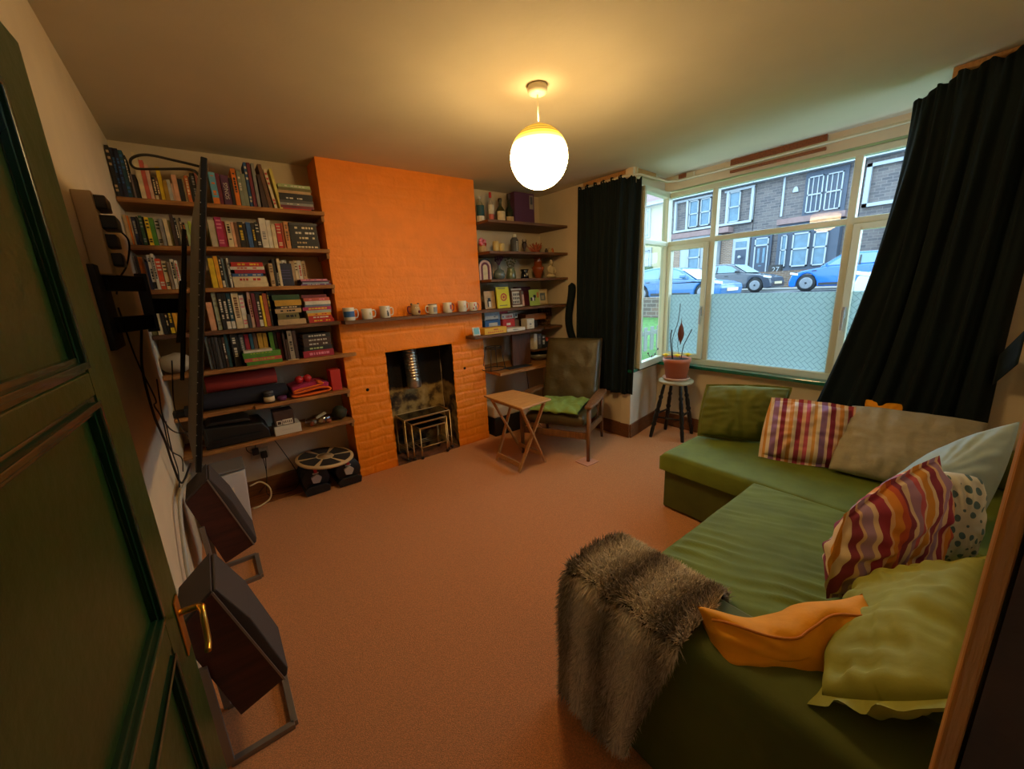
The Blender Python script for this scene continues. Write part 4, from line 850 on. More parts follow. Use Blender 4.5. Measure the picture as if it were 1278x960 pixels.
def stack(x0, x1, z, spec, where, group, yf=3.235, dep=.20, seed=0, names=None, skew=.006):
    """flat pile, listed from the bottom up: (thickness, colour, mark, left inset, right inset)"""
    rs_ = random.Random(seed); zz = z+.001; n = len(spec)
    for i, (t, c, mk, a, b) in enumerate(spec):
        mb = MB(); xa, xb = x0+a, x1-b; y0 = yf+rs_.uniform(0, skew); y1 = min(y0+dep, YB-.01); tb_ = min(.002, t*.15)
        mb.mat(0); mb.box(xa, xb, y0, y1, zz, zz+tb_); mb.box(xa, xb, y0, y1, zz+t-tb_-.0004, zz+t-.0004); mb.box(xa, xb, y0, y0+.003, zz+tb_, zz+t-tb_-.0004)
        mb.mat(1); mb.box(xa+.003, xb-.003, y0+.003, y1-.002, zz+tb_, zz+t-tb_-.0004); mats = [bm_(c), m_page]
        if mk != '-':
            mats.append(bm_(mk)); mb.mat(2); xx = xa+(xb-xa)*.2
            while xx < xa+(xb-xa)*.82:
                l_ = rs_.uniform(.008, .022)
                if rs_.random() < .8: mb.box(xx, xx+l_, y0-.0006, y0, zz+t*.3, zz+t*.68)
                xx += l_+rs_.uniform(.003, .008)
        k = n-i
        mb.build('book', mats, label='%s book, %s from top, flat %s' % (cname(c), ORD[k-1], where), cat='book', group=group)
        zz += t
    return zz
stack(.552, .764, SH[1], [(.014,'red','-',.0,.02),(.018,'maroon','-',0,.0),(.016,'grey','white',0,.002),(.018,'darkgrey','-',0,0),(.022,'black','white',0,.004),(.02,'black','-',.002,0),(.018,'tan','-',0,.01),(.02,'olive','-',.004,.002),(.02,'palegreen','white',.004,.006)], 'pile on the top left shelf', 'flat pile on the top left shelf')
stack(.580, .762, SH[2], [(.028,'black','cream',0,0),(.03,'black','tan',.002,0),(.033,'black','cream',0,.002),(.034,'black','white',.001,.003),(.034,'black','cream',0,.004),(.016,'darkgrey','-',.004,.0)], 'pile on the second left shelf', 'flat pile on the second left shelf', seed=2)
stack(.196, .395, SH[3], [(.030,'cream','-',.004,0),(.038,'cream','red',.002,.004),(.02,'blue','palegrey',.004,.02),(.024,'crimson','-',.02,.006),(.02,'white','red',0,.006),(.028,'red','yellow',.008,.012)], 'pile on the third left shelf', 'flat pile on the third left shelf', seed=3)
zt = stack(.60, .80, SH[3], [(.010,'purple','white',0,.0),(.010,'palegreyblue','-',.01,.012),(.012,'plum','-',.004,.004),(.012,'pink','purple',.0,.02)], 'magazine pile on the third left shelf', 'magazines on the third left shelf', seed=4, dep=.13)
bx_ = MB(); bx_.box(.476, .560, 3.262, 3.36, SH[3]+.001, SH[3]+.155); bx_.mat(1)
for q in (.05, .07, .09, .105): bx_.box(.49, .545, 3.2612, 3.262, SH[3]+q, SH[3]+q+.006)
bx_.build('book', [bm_('navy'), mat('dull_violet_print', (70, 64, 110), .7)], label='dark navy book facing out on the third left shelf', cat='book', bevel=.002)
stack(.412, .592, SH[4], [(.038,'tan','-',.0,0),(.045,'olive','black',.004,.04),(.030,'tan','black',-.006,.02),(.020,'black','cream',.004,.02),(.040,'mustard','-',.0,.012),(.036,'darkgreen','-',-.01,.02)], 'middle pile on fourth left shelf', 'left flat pile on the fourth left shelf', seed=5)
stack(.604, .786, SH[4], [(.026,'red','yellow',.008,.0),(.024,'red','white',.006,.012),(.020,'yelloworange','red',.004,.016),(.020,'palegreygreen','-',0,.012),(.024,'magenta','yellow',-.022,.01),(.016,'greyblue','-',-.004,.01),(.026,'white','-',0,.008),(.024,'salmon','pink',-.006,.012),(.022,'maroon','-',-.016,.03)], 'chimney-side pile on fourth left shelf', 'right flat pile on the fourth left shelf', seed=6)
stack(.170, .392, SH[5], [(.024,'green','-',.008,0),(.024,'salmon','lime',.0,.0),(.022,'green','-',-.004,.002),(.016,'green','lime',-.006,.0),(.014,'white','-',.004,.05)], 'pile by the television, fifth left shelf', 'green and white pile on the fifth left shelf', yf=3.20, dep=.13, seed=7)
stack(.550, .745, SH[5], [(.048,'crimson','pink',-.014,-.004),(.032,'black','palegreen',-.004,.0),(.030,'darkbrown','palegrey',.0,.006),(.030,'darkbrown','palegrey',.0,.002),(.032,'black','palegrey',.002,.004)], 'chimney-side pile on fifth left shelf', 'dark pile on the fifth left shelf', seed=8)
MB().box(.43, .50, 3.21, 3.30, SH[5]+.001, SH[5]+.004).build('leaflet', bm_('cream'), label='loose cream leaflet on the edge of the fifth left shelf', cat='leaflet')
# ================================================================ THINGS ON THE LOWER LEFT SHELVES
m_mat = mat('brick_red_foam', (156, 48, 40), .8, bump=.2, bscale=90)
mt = MB(); mt.lathe([(.001, .02), (.055, .02), (.058, .024), (.058, .435), (.055, .44), (.045, .442), (.043, .430), (.030, .430), (.028, .442), (.012, .442), (.001, .430)], (-.09, 3.37, SH[6]+.170), 28, 'x')
mt.build('yoga_mat', m_mat, label='rolled brick red exercise mat on the sixth left shelf', cat='mat')
bl = MB(); bl.grid(lambda a, b: (-.13+.53*a, 3.34+.082*math.cos(2*PI*b)*(1-.1*abs(2*a-1)**6)*(1+.04*fbm((a*6, b*4, 0))), SH[6]+.058+.056*math.sin(2*PI*b)*(1-.18*abs(2*a-1)**6)), 24, 24)
bl.build('rolled_blanket', mat('dark_navy_fabric', (34, 36, 50), .95, bump=.3, bscale=30), label='rolled dark navy blanket in front of the red mat on the sixth shelf', cat='blanket')
tn = thing('tin', 'small black and white labelled jar on the front of the sixth left shelf', 'jar', (.27, 3.235, SH[6]))
MB().lathe([(.001, .789), (.032, .789), (.034, .794), (.034, .85), (.031, .858)], (.27, 3.235, 0), 20).build('jar_body', bm_('black'), tn)
MB().lathe([(.0345, .80), (.0345, .836)], (.27, 3.235, 0), 20).build('jar_label', bm_('cream'), tn)
MB().lathe([(.032, .858), (.033, .862), (.033, .872), (.001, .873)], (.27, 3.235, 0), 20).build('jar_lid', bm_('darkgrey'), tn)
MB().lathe([(.001, .789), (.022, .789), (.030, .80), (.031, .815), (.027, .822), (.001, .824)], (.350, 3.235, 0), 18).build('pot', mat('purple_glass', (96, 44, 92), .4), label='small squat purple pot beside the labelled jar', cat='pot')
tw = MB(); tw.grid(lambda a, b: (.42+.25*a, 3.22+.22*b, SH[6]+.055+.018*math.sin(a*3.1)+.006*fbm((a*5, b*5, 1))), 14, 10)
tw.build('folded_towel', mat('magenta_towel', (168, 40, 84), .95, bump=.5, bscale=120), solid=.05, label='folded magenta towel under two red balls on the sixth left shelf', cat='towel', origin=(0, 0, 0))
ot = MB(); P_ = [(.40, .012), (.44, .004), (.55, .004), (.655, .012), (.665, .030), (.60, .045), (.50, .034), (.43, .030), (.42, .040), (.46, .052), (.56, .060), (.62, .074), (.585, .088)]
pp = bez([(x+.01, 3.225, SH[6]+z+.010) for x, z in P_], 4); ot.grid(lambda a, b: (lambda p: (p.x, 3.205+.10*b, p.z))(pp[min(len(pp)-1, round(a*(len(pp)-1)))]), len(pp)-1, 3)
ot.build('folded_towel', mat('orange_towel', (232, 104, 28), .95, bump=.5, bscale=120), solid=.013, label='folded bright orange towel edge on the sixth left shelf', cat='towel', origin=(0, 0, 0))
for i, x in enumerate((.485, .545)):
    MB().ball((x, 3.28+.015*i, SH[6]+.123), .030, 12).build('ball', mat('red_rubber', (186, 36, 40), .5), label='small red rubber ball on the magenta towel, %s of the two' % ('left' if i == 0 else 'right'), cat='ball')
MB().box(.70, .775, 3.25, 3.36, SH[6]+.001, SH[6]+.165).build('box', mat('red_card', (190, 44, 30), .6), bevel=.004, label='upright plain red box beside the chimney on the sixth left shelf', cat='box')
for i, (x, y, z, w_, h, nm, lb) in enumerate(((-.235, 3.30, SH[6], .085, .035, 'router', 'small black electronic box behind the television on the sixth left shelf'), (-.18, 3.27, SH[6], .05, .06, 'radio', 'tiny black gadget behind the television on the sixth left shelf'))):
    mb = MB().box(x-w_/2, x+w_/2, y-.04, y+.05, z+.001, z+h); mb.build(nm, mat('black_plastic', (26, 26, 28), .4), bevel=.004, label=lb, cat='gadget')
bg = MB(); bg.grid(lambda a, b: (-.19+.085*(1+.1*fbm((a*4, b*4, 0)))*math.cos(2*PI*a)*math.sin(PI*b), 3.29+.075*math.sin(2*PI*a)*math.sin(PI*b), SH[5]+.066-.064*math.cos(PI*b)*(1+.12*fbm((a*5, b*5, 2)))), 20, 14)
bg.build('cloth_bag', mat('pale_bag', (170, 158, 136), .9, bump=.4, bscale=25), label='bulging pale cloth bag at the left end of the fifth left shelf', cat='bag')
pr_ = thing('printer', 'black flat bed printer on the lowest left shelf', 'printer', (.05, 3.36, SH[7]))
MB().prism([(-.14, .541), (.235, .541), (.235, .60), (.20, .66), (-.13, .69), (-.14, .66)], 'y', 3.225, 3.50).build('printer_body', mat('printer_black', (24, 24, 25), .45), pr_, bevel=.008)
MB().prism([(-.12, .694), (.14, .680), (.11, .705), (-.09, .715)], 'y', 3.26, 3.48).build('printer_lid', mat('printer_dark', (34, 34, 35), .3), pr_, bevel=.004)
MB().box(-.09, .19, 3.213, 3.224, .575, .60).build('paper_slot', mat('slot', (10, 10, 11), .6), pr_)
wb = thing('box', 'low white cardboard box next to the printer on the lowest left shelf', 'box', (.345, 3.27, SH[7]))
MB().box(.262, .435, 3.205, 3.36, .539, .606).build('carton', mat('white_card', (206, 200, 184), .7), wb, bevel=.003)
mb = MB(); [mb.box(.31+.012*i, .319+.012*i, 3.2042, 3.2050, .572, .576) for i in range(6)]; mb.build('print', bm_('palegrey'), wb)
db = thing('box', 'small dark brown box with a white label on top of the white box', 'box', (.34, 3.28, .607))
MB().box(.272, .400, 3.215, 3.34, .607, .715).build('carton', bm_('darkbrown'), db, bevel=.003)
mb = MB(); mb.box(.285, .318, 3.2140, 3.2150, .612, .646); mb.box(.322, .388, 3.2140, 3.2150, .612, .650); mb.build('label', bm_('white'), db)
mb = MB(); mb.box(.290, .312, 3.2134, 3.2140, .618, .640); [mb.box(.328+.012*i, .334+.012*i, 3.2134, 3.2140, .622, .640) for i in range(5)]; mb.build('print', bm_('darkbrown'), db)
pb = thing('bag', 'clear plastic bag of small bits on the lowest left shelf', 'bag', (.58, 3.27, SH[7]))
MB().grid(lambda a, b: (.58+.105*math.cos(2*PI*a)*math.sin(PI*b)*(1+.15*fbm((a*6, b*6, 0))), 3.275+.062*math.sin(2*PI*a)*math.sin(PI*b), SH[7]+.044-.043*math.cos(PI*b)), 24, 16).build('bag_film', glassmat('bag_film', (.72, .70, .66), 3.0), pb)
for q in range(7): MB().ball((.52+.02*q, 3.26+.012*(q % 3), SH[7]+.020+.010*(q % 2)), .018, 8).build('bag_content', bm_(['rust', 'palegrey', 'brown', 'tan', 'redbrown', 'blue', 'rust'][q]), pb)
MB().obox((.585, 3.235, SH[7]+.082), (.035, 0, .012), (0, .015, .004), (-.002, 0, .002)).build('bag_tag', bm_('palegrey'), pb)
MB().grid(lambda a, b: (.735+.055*math.cos(2*PI*a)*math.sin(PI*b)*(1+.2*fbm((a*6, b*6, 4))), 3.30+.07*math.sin(2*PI*a)*math.sin(PI*b), SH[7]+.057-.055*math.cos(PI*b)), 20, 14).build('pouch', mat('dark_green_bag', (44, 46, 28), .8, bump=.5, bscale=25), label='dark green pouch at the chimney end of the lowest left shelf', cat='pouch')
# ================================================================ THINGS ON THE FLOOR BY THE LEFT ALCOVE
m_rub = mat('black_rubber', (24, 24, 27), .5); m_silv = mat('silver_cap', (196, 192, 186), .4, .3)
for i, (x, y) in enumerate(((.475, 3.22), (.715, 3.20))):
    d = thing('adjustable_dumbbell', 'black adjustable dumbbell with silver end cap, %s' % ('the one nearer the television' if i == 0 else 'the one beside the orange chimney'), 'dumbbell', (x, y, 0), 'dumbbells under the balance board')
    mb = MB().prism([(x-.085, .004), (x+.085, .004), (x+.095, .05), (x+.06, .075), (x-.06, .075), (x-.095, .05)], 'y', y-.02, y+.26); mb.build('cradle', m_rub, d, bevel=.006)
    mb = MB()
    for q in range(5): mb.lathe([(.001, -.008), (.093, -.008), (.097, -.004), (.097, .004), (.093, .008), (.001, .008)], (x, y+.01+.018*q, .125), 28, 'y')
    for q in range(4): mb.lathe([(.001, -.008), (.095, -.008), (.095, .008), (.001, .008)], (x, y+.17+.02*q, .125), 28, 'y')
    mb.lathe([(.016, .08), (.018, .12), (.016, .17)], (x, y, .125), 12, 'y'); mb.build('weight_plates', m_rub, d)
    mb = MB(); pts = [(x+.040*math.cos(2*PI*(k+.25)/10)*(1 if k % 2 == 0 else .84), .128+.040*math.sin(2*PI*(k+.25)/10)*(1 if k % 2 == 0 else .84)) for k in range(10)]
    mb.prism(pts, 'y', y-.020, y+.002); mb.build('end_cap', m_silv, d, bevel=.003)
    MB().box(x-.012, x+.012, y-.016, y-.004, .178, .212).build('red_tag', mat('red_tag', (176, 36, 44), .5), d, bevel=.003)
    MB().box(x-.022, x+.022, y-.012, y-.002, .168, .180).build('cap_clip', m_silv, d, bevel=.002)
wbd = thing('balance_board', 'round balance board with dark pads and pale rim on top of the dumbbells', 'balance board', (.575, 3.27, .235))
def tilt(mb): 
    mb.v = [(x, y, z+(x-.575)*-.09+(y-3.27)*.05) for x, y, z in mb.v]; return mb
tilt(MB().lathe([(.001, .240), (.205, .240), (.212, .247), (.212, .256), (.205, .262), (.001, .262)], (.575, 3.29, 0), 48)).build('board', mat('birch_ply', (206, 176, 128), .55), wbd)
m_grip = mat('grip_pad', (46, 38, 34), .9)
for k in range(6):
    mb = MB(); a0 = k*PI/3+.10; a1 = (k+1)*PI/3-.10; p = [(.575+.068*math.cos(a), 3.29+.068*math.sin(a)) for a in (a1, (a0+a1)/2, a0)]+[(.575+.19*math.cos(a0+(a1-a0)*q/8), 3.29+.19*math.sin(a0+(a1-a0)*q/8)) for q in range(9)]
    tilt(mb.prism(p, 'z', .2615, .2640)).build('grip_pad', m_grip, wbd)
tilt(MB().lathe([(.001, .2622), (.052, .2622), (.052, .2650), (.001, .2650)], (.575, 3.29, 0), 28)).build('centre_disc', mat('tan_disc', (176, 140, 98), .6), wbd)
tilt(MB().lathe([(.001, .20), (.05, .205), (.07, .24)], (.575, 3.29, 0), 20)).build('rocker', m_rub, wbd)
wt = thing('waste_bin', 'pale grey plastic bin by the left wall beyond the speakers', 'bin', (-.03, 3.08, 0))
mb = MB(); mb.add([(-.12, 2.96, .012), (.035, 2.97, .012), (.035, 3.18, .012), (-.12, 3.18, .012), (-.17, 2.92, .43), (.060, 2.95, .445), (.060, 3.19, .445), (-.17, 3.19, .43)], [(0,3,2,1),(4,5,6,7),(0,1,5,4),(1,2,6,5),(2,3,7,6),(3,0,4,7)]); mb.v = [(x-.02, y, z) for x, y, z in mb.v]; mb.build('bin_body', mat('pale_grey_plastic', (204, 202, 204), .5), wt, bevel=.006)
mb = MB().box(-.19, .04, 2.95, 3.19, .447, .462); mb.build('bin_top', mat('mid_grey_plastic', (120, 116, 116), .6), wt, bevel=.005)
mb = MB().obox((-.052, 2.932, .34), (.013, .002, 0), (0, .002, 0), (.001, 0, .010)); mb.obox((-.048, 2.936, .315), (.010, .0014, 0), (0, .002, 0), (.001, 0, .012)); mb.build('bin_badge', bm_('white'), wt)
# ================================================================ SPEAKERS ON LOOP STANDS
m_rose = mat('rosewood_veneer', (74, 34, 30), .45, second=(48, 20, 20), scale=5, stretch=(1, 1, 8)); m_grille = mat('grey_speaker_cloth', (74, 66, 66), .95, bump=.3, bscale=300); m_alu = mat('aluminium_edge', (150, 142, 134), .4, .6)
for i, (y0, y1, nm) in enumerate(((1.40, 1.64, 'nearest to the open door'), (2.40, 2.64, 'further along the wall beside the grey bin'))):
    sp_ = thing('loudspeaker', 'slanting rosewood loudspeaker with grey cloth front, %s' % nm, 'speaker', (-.12, (y0+y1)/2, 0), 'slanting loudspeakers along the left wall')
    prof = [(-.129, .636), (-.001, .205), (-.137, .157), (-.232, .545)]
    MB().prism(prof, 'y', y0, y1).build('cabinet', m_rose, sp_, bevel=.003)
    mb = MB(); mb.prism([(-.129, .636), (-.001, .205), (.010, .21), (.016, .235), (-.052, .49), (-.118, .640)], 'y', y0+.006, y1-.004); mb.build('front_grille', m_grille, sp_, bevel=.004)
    mb = MB(); mb.prism([(-.232, .546), (-.129, .637), (-.131, .645), (-.232, .556)], 'y', y0+.004, y1-.002); mb.build('top_cloth', m_grille, sp_)
    mb = MB(); mb.bar((-.129, y0-.001, .637), (-.001, y0-.001, .205), .006, .006); mb.build('edge_strip', m_alu, sp_)
    sd = MB(); xr = -.19; xf = .0
    for a, b2 in (((xf, y0-.01, .010), (xf, y1-.01, .010)), ((xr, y0-.01, .010), (xf, y0-.01, .010)), ((xr, y1-.01, .010), (xf, y1-.01, .010)), ((xr, y0-.01, .010), (xr-.005, y0-.004, .40)), ((xr, y1-.01, .010), (xr-.005, y1-.006, .40))): sd.bar(a, b2, .022, .022)
    sd.build('loop_stand', mat('brushed_grey_steel', (138, 128, 120), .45, .5), sp_, bevel=.002)
# ================================================================ TELEVISION ON A WALL ARM
m_blk = mat('tv_black', (18, 18, 19), .4); m_tvb = mat('tv_back_grey', (120, 116, 110), .6); m_steel = mat('black_steel', (14, 14, 15), .5)
tv = thing('television', 'large flat television seen edge on, tilted down on its wall arm', 'television', (-.0, 2.27, 1.0))
TY0, TL = 1.56, 1.44
def tp_(u, v, w_):   # u along the width, v height fraction, w_ outwards from the screen towards the wall
    z = .968+.950*v; x = .0085+.197*(z-1.482)-.016*u; return (x-w_, TY0+TL*u, z+w_*.197)
def tvslab(u0, u1, v0, v1, w0, w1, mb=None):
    mb = mb or MB(); c = [tp_(u, v, w_) for w_ in (w0, w1) for u, v in ((u0, v0), (u1, v0), (u1, v1), (u0, v1))]
    return mb.add(c, [(0,1,2,3),(7,6,5,4),(0,4,5,1),(1,5,6,2),(2,6,7,3),(3,7,4,0)])
tvslab(0, 1, 0, 1, 0, .016).build('bezel', m_blk, tv, bevel=.003)
tvslab(.01, .99, .015, .985, -.001, .0005).build('screen', mat('screen_glass', (8, 8, 10), .08), tv)
mb = MB(); c = [tp_(u, v, .0165) for u, v in ((.006, .01), (.994, .01), (.994, .99), (.006, .99))]+[tp_(u, v, .036) for u, v in ((.08, .10), (.92, .10), (.92, .80), (.08, .80))]
mb.add(c, [(0,1,2,3),(7,6,5,4),(0,4,5,1),(1,5,6,2),(2,6,7,3),(3,7,4,0)]); mb.build('back_cover', m_tvb, tv)
mb = MB()
for k in range(26):
    v = .06+.035*k; a = tp_(.0, v, .0145); mb.ball((a[0], a[1]-.0003, a[2]), .0016, 6)
mb.build('edge_screws', bm_('palegrey'), tv)
wa = thing('wall_mount', 'black steel swing arm holding the television off the left wall', 'wall mount', (XL, 2.0, 1.5))
MB().box(XL+.001, XL+.018, 1.86, 2.06, 1.36, 1.64).build('wall_plate', m_steel, wa, bevel=.002)
for z in (1.585, 1.440): MB().bar((XL+.015, 1.96, z), (-.165, 2.16, z), .03, .055).build('arm', m_steel, wa, bevel=.002)
MB().bar((-.165, 2.16, 1.40), (-.165, 2.16, 1.625), .035, .035).build('elbow_post', m_steel, wa, bevel=.002)
MB().bar((-.165, 2.16, 1.50), (-.062, 2.28, 1.495), .03, .06).build('arm', m_steel, wa, bevel=.002)
mb = MB(); mb.obox((-.070, 2.29, 1.47), (.012, 0, 0), (0, .06, 0), (.03, 0, .13)); mb.build('tilt_head', m_steel, wa, bevel=.003)
for u in (.42, .60): tvslab(u-.012, u+.012, .22, .86, .052, .066).build('hanging_rail', m_steel, wa, bevel=.002)
# wall box with adapters
wbx = thing('power_strip', 'cream wall box with four black plugs beside the green door', 'power strip', (XL, 2.0, 1.6))
MB().box(XL+.001, XL+.05, 1.93, 2.02, 1.61, 1.875).build('strip_body', mat('cream_plastic', (190, 166, 126), .5), wbx, bevel=.004)
for k, z in enumerate((1.845, 1.785, 1.725, 1.665)):
    MB().box(XL+.046-.01*(k == 0), XL+.078+.012*(k == 1), 1.95+.015*k, 2.055+.02*(k % 2), z-.022, z+.022).build('plug', MATS['black_plastic'], wbx, bevel=.005)
# cables
m_cab = mat('black_cable', (20, 19, 19), .5); m_cabw = mat('white_cable', (176, 172, 164), .5)
CAB = [('black cable looping above the top of the television', [(.085, 1.62, 1.905), (.02, 1.66, 1.925), (-.05, 1.75, 1.955), (-.09, 1.80, 1.95), (-.085, 1.80, 1.925), (-.03, 1.74, 1.915), (.05, 1.64, 1.90), (.07, 1.60, 1.87)], .004),
       ('thin black cable curving down from the plugs towards the wall arm', [(-.19, 2.05, 1.78), (-.17, 2.12, 1.74), (-.20, 2.2, 1.66), (-.235, 2.18, 1.60), (-.245, 2.15, 1.55)], .003),
       ('black cable hanging lowest along the left wall below the television arm', [(-.20, 2.15, 1.42), (-.235, 2.2, 1.25), (-.24, 2.22, 1.05), (-.235, 2.3, .90), (-.24, 2.4, .75), (-.235, 2.5, .62), (-.20, 2.72, .64)], .005),
       ('black cable looping from the left wall across to the television base', [(-.20, 2.2, 1.20), (-.22, 2.3, 1.0), (-.20, 2.5, .88), (-.15, 2.7, .84), (-.11, 2.75, .90), (-.10, 2.7, 1.05)], .003),
       ('black cable crossing behind the television down to the lowest shelf', [(-.15, 2.4, 1.25), (-.19, 2.5, 1.0), (-.18, 2.7, .80), (-.14, 2.95, .66), (-.12, 3.14, .62), (-.13, 3.16, .80)], .003),
       ('black cable dropping straight to the speaker beside the wall', [(-.235, 2.5, .95), (-.24, 2.5, .8), (-.235, 2.48, .70), (-.242, 2.44, .62)], .003),
       ('black wall cable tied in a knot under the television arm', [(-.245, 2.1, 1.5), (-.24, 2.15, 1.3), (-.22, 2.2, 1.12), (-.235, 2.26, 1.08), (-.225, 2.3, 1.0), (-.24, 2.45, .82), (-.22, 2.6, .72), (-.235, 2.68, .62)], .003)]
for lb, pts, r_ in CAB: MB().tube(bez(pts, 8), r_, 6).build('cable', m_cab, label=lb, cat='cable')
MB().tube(bez([(-.21, 2.66, .60), (-.235, 2.3, .62), (-.242, 2.1, .50), (-.245, 2.0, .36), (-.235, 1.9, .22), (-.245, 1.8, .05)], 8), .008, 8).build('cable', m_cabw, label='thick pale cable snaking behind the loudspeakers', cat='cable')
so = thing('wall_socket', 'wall socket with black plugs under the lowest left shelf', 'socket', (.13, YB, .33))
MB().box(.10, .22, YB-.012, YB-.001, .30, .38).build('socket_plate', bm_('greycream'), so, bevel=.003)
for x, z in ((.135, .37), (.185, .33)): MB().box(x-.022, x+.022, YB-.055, YB-.013, z-.025, z+.025).build('plug', MATS['black_plastic'], so, bevel=.006)
for lb, pts in (('black cable trailing from the socket along the skirting', [(.19, 3.47, .31), (.17, 3.46, .15), (.15, 3.44, .03), (.20, 3.42, .013), (.34, 3.40, .02), (.38, 3.42, .12), (.30, 3.48, .36), (.24, 3.46, .50)]),
                ('thin black cable hanging from the lowest shelf to the socket', [(.10, 3.42, .50), (.08, 3.44, .42), (.12, 3.45, .38), (.16, 3.44, .50)]),
                ('black cable hanging beside the plugs down to the floor', [(.17, 3.46, .35), (.175, 3.45, .22), (.16, 3.44, .12), (.10, 3.45, .05)])):
    MB().tube(bez(pts, 8), .003, 6).build('cable', m_cab, label=lb, cat='cable')
MB().tube(bez([(.05, 3.36, .16), (.12, 3.36, .17), (.17, 3.34, .11), (.16, 3.32, .04), (.10, 3.30, .012), (.04, 3.28, .012)], 8), .006, 8).build('cable', bm_('cream'), label='cream coiled cable on the floor beside the grey bin', cat='cable')
# ================================================================ MUGS ON THE MANTEL
m_mug = mat('white_glaze', (222, 214, 196), .25)
def mug(cx, r_, h, hs, body, label, deco=None, hm=None, prof=None, dc=None):
    y = 3.19; z = 1.3225; t = thing('mug', label, 'mug', (cx, y, z), 'mugs on the mantel shelf')
    p = prof or [(r_*.9, 0), (r_, .004), (r_, h-.002), (r_-.001, h)]
    MB().lathe([(.001, 0)]+p+[(p[-1][0]-.003, h), (p[-1][0]-.004, h-.004), (r_*.85, .006), (.001, .005)], (cx, y, z), 28).build('mug_body', body, t)
    MB().tube(bez([(cx+hs*(r_-.003), y, z+h*.80), (cx+hs*(r_+.020), y, z+h*.82), (cx+hs*(r_+.028), y, z+h*.52), (cx+hs*(r_+.018), y, z+h*.22), (cx+hs*(r_-.003), y, z+h*.20)], 5), .0045, 8).build('mug_handle', hm or body, t)
    if deco:
        for (a0, a1, z0, z1, m) in deco:
            mb = MB(); mb.grid(lambda a, b: (cx+(r_+.0007)*math.sin(a0+(a1-a0)*a), y-(r_+.0007)*math.cos(a0+(a1-a0)*a), z+h*(z0+(z1-z0)*b)), 10, 4); mb.build('mug_print', m, t)
    return t
B_ = bm_
mug(.886, .042, .098, 1, m_mug, 'white mug with a blue band, first from the left on the mantel', [(-1.3, 1.0, .28, .72, B_('blue'))])
mug(1.022, .041, .082, 1, m_mug, 'plain pale cream mug, second from the left on the mantel', [(.2, .5, .4, .65, B_('palegreen'))])
mug(1.168, .041, .094, 1, m_mug, 'white mug with small black figures, third from the left on the mantel', [(.05, .4, .15, .5, B_('black')), (.0, .3, .52, .62, B_('darkgrey')), (-.1, .1, .78, .86, B_('grey')), (.5, .7, .78, .86, B_('grey'))])
bp_ = [(.030, 0), (.040, .012), (.0425, .035), (.038, .062), (.032, .078), (.034, .092)]
t_ = mug(1.43, .040, .092, -1, bm_('tan'), 'round brown animal face mug with a red nose on the mantel', None, bm_('maroon'), bp_)
MB().ball((1.447, 3.152, 1.352), .012, 10).build('nose', bm_('maroon'), t_)
for q in (1.418, 1.440): MB().ball((q, 3.156, 1.386), .006, 8).build('eye', bm_('cream'), t_)
for q in (1.400, 1.462): MB().ball((q, 3.19, 1.416), .010, 8).build('ear', bm_('brown'), t_)
mug(1.592, .039, .085, -1, m_mug, 'white mug with a dark rim and grey picture, handle on its left', [(-.3, .9, .2, .7, B_('grey')), (-1.5, 1.5, .93, 1.0, B_('black'))])
mug(1.738, .040, .090, 1, m_mug, 'white mug with a magenta letter and a dark red handle', [(.1, .6, .35, .78, B_('crimson')), (.45, .62, .2, .34, B_('crimson'))], bm_('maroon'))
mug(1.892, .040, .096, 1, m_mug, 'tall plain off-white mug, second from the right on the mantel', [(-.1, .2, .4, .6, B_('greycream'))])
mug(2.008, .036, .078, 1, m_mug, 'small white mug with red pattern at the right end of the mantel', [(-.3, .0, .55, .85, B_('red')), (.1, .4, .2, .55, B_('darkbrown')), (-.6, -.3, .2, .4, B_('red'))], bm_('salmon'))
# ================================================================ FLUE AND NEST OF TABLES IN THE FIREPLACE
m_chrome = mat('ribbed_steel', (196, 186, 170), .3, .95, var=.15, scale=30)
fp = MB(); pr2 = []
for i in range(90):
    s = i/89; pr2.append((.062+.0035*math.sin(s*2*PI*15) if s > .2 else .066-.006*(s < .02), .650+.40*s))
fl_ = thing('flue_pipe', 'ribbed silver flue liner hanging down inside the fireplace', 'flue pipe', (1.435, 3.43, .65))
fp.lathe(pr2, (0, 0, 0), 28); fp.v = [(x+1.455-.05*(z-.65), y+3.43, z) for x, y, z in fp.v]; fp.build('liner', m_chrome, fl_)
cc = MB().lathe([(.001, .652), (.058, .652)], (1.455, 3.43, 0), 24); cc.build('liner_cap', mat('pipe_cap', (70, 66, 60), .5, .8), fl_)
m_gold = mat('antique_gold', (196, 160, 104), .35, .85); m_smoke = mat('smoked_glass', (30, 22, 18), .08)
